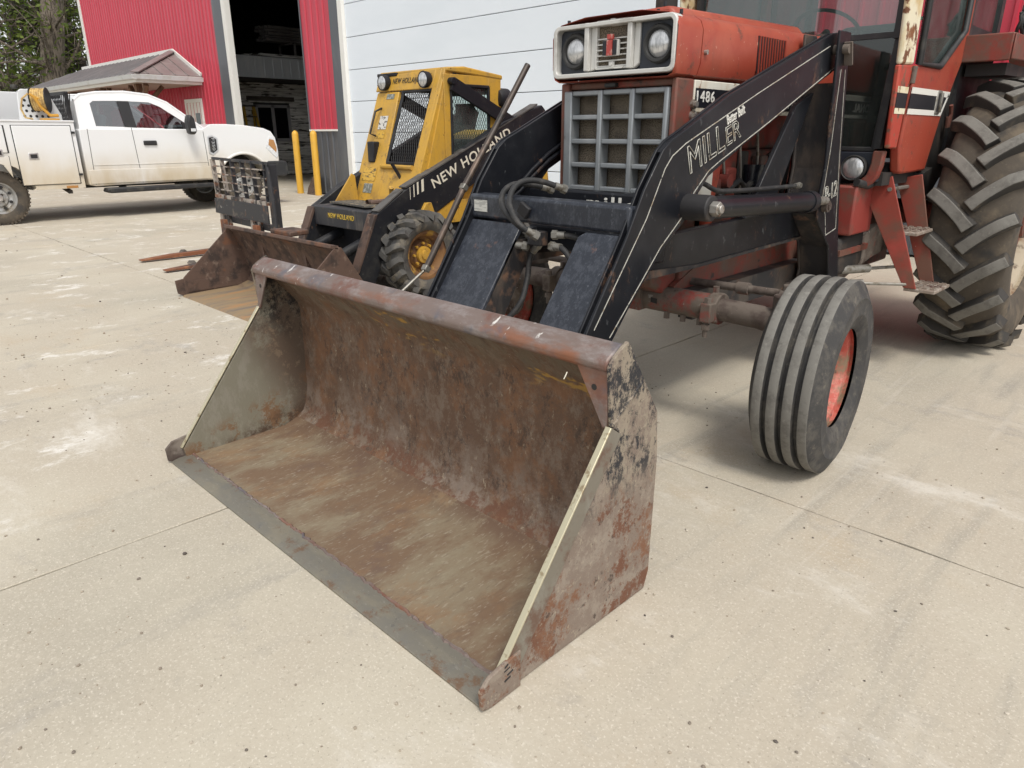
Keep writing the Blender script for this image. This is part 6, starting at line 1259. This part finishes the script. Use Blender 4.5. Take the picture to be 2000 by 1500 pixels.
# front wheels
m_frim = M('front_rim_red', (.46, .085, .062), [LY((.56, .21, .165), s=10, lo=.46, hi=.60, d=10, nr=.75), LY((.24, .17, .11), s=8, lo=.47, hi=.62, d=10, nr=.75), LY((.10, .07, .05), s=14, lo=.60, hi=.7)], rough=.65, bump=(40, .4, .005))
def front_wheel(x, s, steer):
    wh = emp('front_wheel'); c = (0, 0, 0); R = .416; q = MB()
    pr = [(-.115, .212), (-.130, .23), (-.139, .268), (-.143, .273), (-.143, .279), (-.1415, .284), (-.1445, .32), (-.1435, .338), (-.1455, .342), (-.1425, .347), (-.136, .362), (-.118, .395)]; mt = [0] * 12
    xs = [-.0925, -.031, .031, .0925]; hw = .0185
    for i, xc in enumerate(xs):
        dz = .004 if i in (0, 3) else 0
        pr += [(xc - hw, R - dz - .002), (xc - hw + .004, R - dz), (xc + hw - .004, R - dz), (xc + hw, R - dz - .002)]; mt += [1, 1, 1, 0]
        if i < 3: pr += [(xc + hw + .005, R - .030), (xs[i + 1] - hw - .005, R - .030)]; mt += [0, 0]
    pr += [(.118, .395), (.136, .362), (.1425, .347), (.1455, .342), (.1435, .338), (.1445, .32), (.1415, .284), (.143, .279), (.143, .273), (.139, .268), (.130, .23), (.115, .212)]; mt += [0] * 12
    q.lathe(pr, 96, c, 'x', mats=mt)
    # sidewall rings
    ty = q.build('tyre', [m_tyre, m_tread], wh, smooth=40)
    q = MB(); disc_rim(q, c, .212, .235, s, dish=.115, hub=.065)
    rm = q.build('rim', m_frim, wh, smooth=40)
    q = MB(); q.lathe([(s * -.02, .075), (s * .03, .07), (s * .05, .055), (s * .055, 0)], 18, c, 'x'); q.lathe([(-s * .02, .07), (-s * .14, .06), (-s * .15, 0)], 18, c, 'x'); hb = q.build('hub', m_dirt, wh)
    Rm = Matrix.Rotation(steer, 4, 'Z')
    for o in (ty, rm, hb):
        for v in o.data.vertices:
            v.co = Rm @ (v.co + Vector(RT)) + Vector((x, 2.946, .409)) - Vector(RT)
            if o is ty and v.co.z < .12: v.co.x += ((v.co.x + RT[0] - x) * .10) * (1 - v.co.z / .12)
            v.co.z = max(v.co.z, .001)
    return wh
front_wheel(-1.086, 1, .10); front_wheel(2 * XC + 1.086, -1, .10)

# ---------------------------------------------------------------- rear wheels
m_rrim = M('rear_rim', (.42, .36, .27), [LY((.25, .15, .09), s=5, lo=.5, hi=.66), LY((.16, .12, .085), s=14, lo=.58, hi=.7)], rough=.7)
m_rlug = M('lug_side', (.040, .037, .034), [LY((.10, .082, .06), s=8, lo=.5, hi=.7)], rough=.85)
def rear_wheel(x, s):
    wh = emp('rear_wheel'); R, w = .862, .475; c = (x, 5.70, .852); q = MB(); carcass(q, c, R, w, .50, .050, 96)
    N = 21
    for k in range(N):
        for sd in (-1, 1): lug(q, c, R, w, sd, 2 * math.pi * (k + (.5 if sd > 0 else 0)) / N, .245, .066, .048, 1, 2, foot=.05, curve=-.25, nseg=7)
    ty = q.build('tyre', [m_mudtyre, m_tread, m_rlug], wh, smooth=45, bevel=.007)
    for v in ty.data.vertices: v.co.z = max(v.co.z, .001)
    q = MB(); disc_rim(q, c, .497, .40, s, dish=.12, hub=.12, n=64); rm = q.build('rim', m_rrim, wh)
    q = MB()
    for k in range(10):
        a = k * math.pi / 5 + .15; q.beam((x + s * .05, 5.70 + .44 * math.cos(a), .852 + .44 * math.sin(a)), (x + s * .05, 5.70 + .24 * math.cos(a), .852 + .24 * math.sin(a)), .08, .05, up=(1, 0, 0))
    q.build('rim_lugs', m_ihd, wh)
    q = MB(); q.lathe([(s * .02, .13), (s * .16, .12), (s * .17, .07), (s * .26, .06), (s * .265, 0)], 20, c, 'x'); q.build('hub', m_ihd, wh)
rear_wheel(-1.045, 1); rear_wheel(2 * XC + 1.045, -1)

# ---------------------------------------------------------------- cab
cab_t = emp('cab'); CX = -1.38; CXm = 2 * XC - CX
CY = 4.40
# floor, roof
q = MB(); q.bb((CXm, CY + .02, 1.10), (CX - .03, 6.2, 1.17)); q.build('cab_floor', m_engd, cab_t)
q = MB(); q.bb((CXm - .1, CY - .12, 2.72), (CX + .1, 6.35, 2.86)); q.build('cab_roof', m_ihw, cab_t, bevel=.03)
for fx, sd in ((lambda v: v, 1), (lambda v: 2 * XC - v, -1)):
    # A pillar (cream, rusted) and red post under it
    q = MB(); q.prism([(4.305, 1.725), (4.52, 1.735), (4.47, 2.74), (4.20, 2.74)], 'x', fx(CX - .028), fx(CX)); q.build('a_pillar', m_pillar, cab_t, bevel=.012)
    q = MB(); q.prism([(4.345, 1.305), (4.475, 1.300), (4.52, 1.733), (4.305, 1.723)], 'x', fx(CX - .028), fx(CX)); q.build('lower_post', m_ihr, cab_t, bevel=.008)
    # door: panel and window surround
    door = MB(); door.prism([(4.492, 1.305), (4.535, 1.70), (4.545, 1.735), (4.97, 1.740), (5.335, 1.955), (5.335, 2.70), (5.42, 2.70), (5.43, 1.86), (5.33, 1.72), (5.26, 1.62), (5.17, 1.50), (5.03, 1.165), (4.60, 1.16), (4.56, 1.17)], 'x', fx(CX - .045), fx(CX + .012)); door = door.build('door', m_ih, cab_t, bevel=.012)
    q = MB(); ol = [(4.53, 2.70), (4.575, 1.742), (4.955, 1.750), (5.325, 1.968), (5.325, 2.70)]
    q.tube([(fx(CX + .012), y, z) for y, z in ol], .017, 8); q.build('window_seal', m_cabfr, door, smooth=60)
    q = MB(); q.prism([(4.53, 2.70), (4.575, 1.742), (4.955, 1.750), (5.325, 1.968), (5.325, 2.70)], 'x', fx(CX - .012), fx(CX - .008)); q.build('door_window', m_gc, door)
    if sd > 0:
        xs_ = CX + .0135
        for nm, m_, pl in (('stripe', m_wh, [(4.518, 1.590), (5.225, 1.590), (5.215, 1.622), (4.522, 1.622)]), ('stripe_black', m_dk, [(4.509, 1.512), (5.14, 1.512), (5.195, 1.589), (4.517, 1.589)]), ('stripe', m_wh, [(4.505, 1.482), (5.13, 1.482), (5.245, 1.622), (5.222, 1.622), (5.125, 1.511), (4.508, 1.511)])):
            q = MB(); q.prism(pl, 'x', xs_ - .003 + (.0015 if nm == 'stripe' else 0), xs_ + .001 + (.0015 if nm == 'stripe' else 0)); q.build(nm, m_, door, smooth=0)
        for m_, z0, z1 in ((m_pillar, 1.588, 1.62), (m_dk, 1.512, 1.587), (m_pillar, 1.482, 1.511)):
            q = MB(); q.prism([(4.330, z0), (4.494, z0), (4.498, z1), (4.326, z1)], 'x', CX, CX + .0022); q.build('post_stripe', m_, cab_t, smooth=0)
        q = MB(); q.bb((CX + .004, 4.985, 1.487), (CX + .022, 5.075, 1.625)); hb = q.build('door_handle', m_fit, door, bevel=.01)
        q = MB(); q.bb((CX + .022, 5.0, 1.505), (CX + .0235, 5.03, 1.607)); q.build('handle_recess', m_dk, door)
        q = MB(); q.bb((CX + .02, 5.036, 1.50), (CX + .034, 5.060, 1.612)); q.build('handle_grip', m_fit, door, bevel=.004)
        for z in (1.64, ):
            q = MB(); q.cyl((CX + .010, 4.508, z), (CX + .010, 4.516, z + .085), .015, 10); q.build('hinge', m_dirt, cab_t)
    # rear quarter: pillar and rear window frame
    q = MB(); q.bb((fx(CX - .05), 5.43, 1.2), (fx(CX), 5.50, 2.72)); q.bb((fx(CX - .05), 6.12, 1.2), (fx(CX), 6.2, 2.72)); q.bb((fx(CX - .05), 5.5, 1.2), (fx(CX), 6.12, 2.02)); q.build('rear_quarter', m_cabfr, cab_t)
    q = MB(); q.bb((fx(CX - .02), 5.5, 2.02), (fx(CX - .015), 6.12, 2.72)); q.build('quarter_window', m_gc, cab_t)
# front frame: windscreen and two lower panes beside the hood
q = MB(); q.bb((CXm + .07, 6.15, 1.2), (CX - .07, 6.2, 1.75)); q.build('cab_rear', m_cabfr, cab_t)
fy = CY
for za_, zb2 in ((1.868, 1.895), (2.70, 2.73)): q = MB(); q.bb((CXm + .05, fy, za_), (CX - .055, fy + .03, zb2)); q.build('windscreen_rail', m_cabfr, cab_t)
q = MB(); q.bb((CXm + .06, fy + .012, 1.895), (CX - .06, fy + .016, 2.70)); q.build('windscreen', m_gc, cab_t)
for s in (-1, 1):
    fx = (lambda v: v) if s > 0 else (lambda v: 2 * XC - v)
    q = MB(); q.prism([(fx(CX - .055), 1.87), (fx(CX - .09), 1.30), (fx(CX - .115), 1.30), (fx(CX - .08), 1.87)], 'y', fy, fy + .03); q.prism([(fx(CX - .35), 1.87), (fx(CX - .35), 1.30), (fx(CX - .325), 1.30), (fx(CX - .325), 1.87)], 'y', fy, fy + .03); q.bb((fx(CX - .34), fy, 1.285), (fx(CX - .095), fy + .03, 1.31)); q.build('lower_window_frame', m_cabfr, cab_t, bevel=.005)
    q = MB(); q.prism([(fx(CX - .33), 1.30), (fx(CX - .11), 1.30), (fx(CX - .075), 1.87), (fx(CX - .33), 1.87)], 'y', fy + .012, fy + .016); q.build('lower_window', m_gl, cab_t)
    q = MB(); q.prism([(fx(CX - .055), 1.86), (fx(CX - .055), 2.72), (fx(CX - .085), 2.72), (fx(CX - .085), 1.86)], 'y', fy - .02, fy + .04); q.prism([(fx(CX - .055), 1.87), (fx(CX - .0), 1.30), (fx(CX - .095), 1.30)] if False else [(fx(CX - .04), 1.87), (fx(CX - .06), 1.30), (fx(CX - .095), 1.30), (fx(CX - .058), 1.87)], 'y', fy - .015, fy + .03); q.build('pillar_seal', m_cabfr, cab_t)
    q = MB(); q.bb((fx(CX - .36), fy + .0, 1.12), (fx(CX - .05), fy + .03, 1.284)); q.build('front_panel', m_lplate, cab_t, bevel=.008)
    ap_o = [(-.42, 1.050), (-.25, 1.050), (-.16, 1.060), (-.09, 1.090), (-.045, 1.145), (-.030, 1.21), (-.025, 1.290)]; ap_i = [(-.085, 1.290), (-.088, 1.22), (-.10, 1.165), (-.135, 1.125), (-.18, 1.108), (-.25, 1.102), (-.42, 1.100)]
    q = MB(); q.prism([(fx(CX + a), b) for a, b in ap_o + ap_i], 'y', fy - .040, fy + .015); q.build('apron', m_ihd, cab_t, bevel=.008)
    c = (fx(-1.555), fy - .035, 1.195); q = MB(); q.lathe([(.05, .03), (.03, .066), (-.012, .072), (-.022, .066), (-.018, .06)], 28, c, 'y'); q.build('cab_lamp_shell', m_rub, cab_t, smooth=50)
    q = MB(); q.lathe([(-.012, .061), (-.022, .048), (-.028, .02), (-.029, 0)], 28, c, 'y'); q.build('cab_lamp', m_lampw, cab_t, smooth=60)
# inside: seat, console, steering wheel
q = MB(); q.bb((X(-.26), 5.30, 1.50), (X(.26), 5.75, 1.62)); q.box((X(0), 5.80, 1.85), (.50, .12, .52)); q.build('seat', M('cab_seat', (.03, .035, .035), rough=.7), cab_t, bevel=.04)
q = MB(); q.prism([(4.45, 1.16), (4.45, 1.86), (4.62, 1.95), (4.78, 1.88), (4.78, 1.16)], 'x', X(-.30), X(.22)); q.build('console', M('console_grey', (.11, .135, .13), [LY((.20, .24, .23), s=7, lo=.5, hi=.65)], rough=.6), cab_t, bevel=.04)
q = MB(); q.lathe([(-.014, .20), (0, .215), (.014, .20), (0, .186), (-.014, .20)], 28, (0, 0, 0), 'z')
for v in q.v: v.rotate(Matrix.Rotation(-.6, 3, 'X')); v += Vector((X(-.02), 4.98, 1.99))
q.cyl((X(-.02), 4.72, 1.86), (X(-.02), 4.98, 1.99), .025, 8); q.build('steering_wheel', m_rub, cab_t)
q = MB(); q.bb((X(.30), 4.75, 1.17), (X(.34), 5.2, 1.45)); q.bb((X(-.62), 5.0, 1.17), (X(-.34), 5.9, 1.52)); q.build('side_console', m_ihd, cab_t, bevel=.02)
q = MB(); q.tube([(X(.52), 4.98, 2.02), (X(.60), 5.22, 2.06)], .010, 6); q.tube([(X(.60), 5.22, 2.06), (X(.615), 5.4, 2.1)], .008, 6); q.build('cab_rod', m_wtxt, cab_t)
# fender
for fx in ((lambda v: v), (lambda v: 2 * XC - v)):
    q = MB(); q.bb((fx(-1.375), 5.37, 1.795), (fx(-1.115), 5.385, 1.95)); q.prism([(5.385, 1.935), (5.385, 1.95), (6.55, 1.96), (6.75, 1.80), (6.74, 1.78), (6.53, 1.94)], 'x', fx(-1.375), fx(-1.115)); q.prism([(5.372, 1.80), (5.372, 1.945), (6.55, 1.955), (6.74, 1.79), (6.6, 1.80), (6.4, 1.83)], 'x', fx(-1.115), fx(-1.100)); q.build('fender', m_ihd, tr, bevel=.008)
    q = MB(); q.prism([(5.46, 1.72), (5.46, 1.79), (6.4, 1.79), (6.4, 1.74)], 'x', fx(-1.36), fx(-1.14)); q.build('fender_bracket', m_engd, tr)
# inner fender side between cab and tyre
q = MB(); q.prism([(5.05, 1.16), (5.19, 1.50), (5.36, 1.72), (5.5, 1.78), (5.5, 1.1), (5.2, .9)], 'x', CX - .05, CX - .02); q.prism([(4.98, .96), (5.0, 1.15), (5.16, 1.18), (5.15, 1.0)], 'x', CX - .06, CX + .02); q.build('inner_fender', m_engd, tr)
q = MB(); q.tube([(CX + .01, 5.34, 1.55), (CX + .01, 5.37, 1.50), (CX + .01, 5.36, 1.42), (CX + .01, 5.33, 1.42), (CX + .01, 5.32, 1.48)], .012, 8); q.build('lift_hook', m_ihd, tr)
# coiled hose hanging on the fender
q = MB(); rc = random.Random(2)
for k in range(7):
    r0 = .10 - k * .010; pts = [(-1.20 + rc.gauss(0, .010) + k * .006, 5.96 + r0 * math.cos(a * math.pi / 10), 2.06 + r0 * math.sin(a * math.pi / 10) + rc.gauss(0, .004)) for a in range(21)]; q.tube(pts, .011, 6, cap=False)
q.build('coiled_cable', m_hoseb, tr, smooth=60)
# steps
m_step = M('step_worn', (.24, .19, .155), [LY((.34, .30, .26), s=30, lo=.5, hi=.62), LY((.10, .05, .04), s=9, lo=.52, hi=.66)], rough=.7, bump=(60, .4, .004))
m_steprail = M('step_red', (.27, .045, .03), [LY((.16, .075, .052), s=4, lo=.42, hi=.62), LY((.36, .06, .045), s=3, lo=.52, hi=.7), LY((.45, .40, .34), s=45, lo=.70, hi=.73, amt=.8)], rough=.6)
for fx in ((lambda v: v), (lambda v: 2 * XC - v)):
    stp = emp('cab_step')
    q = MB(); q.prism([(fx(-1.545), 1.06), (fx(-1.40), 1.15), (fx(-1.165), .52), (fx(-1.235), .52)], 'y', 4.55, 4.562); q.build('step_rail', m_steprail, stp, bevel=.003)
    q = MB(); q.prism([(fx(-1.47), 1.12), (fx(-1.33), 1.15), (fx(-1.155), .52), (fx(-1.235), .52)], 'y', 4.862, 4.874); q.build('step_rail', m_steprail, stp, bevel=.003)
    for z, xa, xb3 in ((.82, -1.395, -1.215), (.50, -1.235, -1.065)):
        q = MB(); q.bb((fx(xa), 4.562, z), (fx(xb3), 4.862, z + .02)); pad = q.build('step_tread', m_step, stp, bevel=.004)
        q = MB()
        for i in range(4):
            for j in range(6):
                x = xa + .025 + i * (xb3 - xa - .05) / 3; y = 4.595 + j * .047; q.bb((fx(x) - .012, y - .006, z + .020), (fx(x) + .012, y + .006, z + .028))
        q.build('grip_studs', m_step, stp)
    q = MB(); q.cyl((fx(-1.40), 4.54, 1.075), (fx(-1.40), 4.88, 1.075), .012, 8); q.build('step_bolt', m_fit, stp)
q = MB(); q.cyl((-1.55, 4.20, .545), (-1.42, 4.40, .545), .022, 10); q.cyl((-1.44, 4.36, .545), (-1.22, 4.56, .54), .009, 8); q.build('stabiliser_rod', m_fit, tr)
q = MB(); q.cyl((-1.60, 4.34, .60), (-1.46, 4.6, .60), .026, 10); q.cyl((-1.48, 4.56, .60), (-1.35, 4.8, .60), .010, 8); q.build('stabiliser_rod', m_fit, tr)
q = MB(); q.prism([(4.25, .50), (4.25, .68), (4.9, .82), (5.3, .82), (5.3, .66), (4.9, .62)], 'x', X(.44), X(.50)); q.build('drawbar_frame', m_dirt, tr)
for o in bpy.data.objects:
    if '_off' in o: del o['_off']
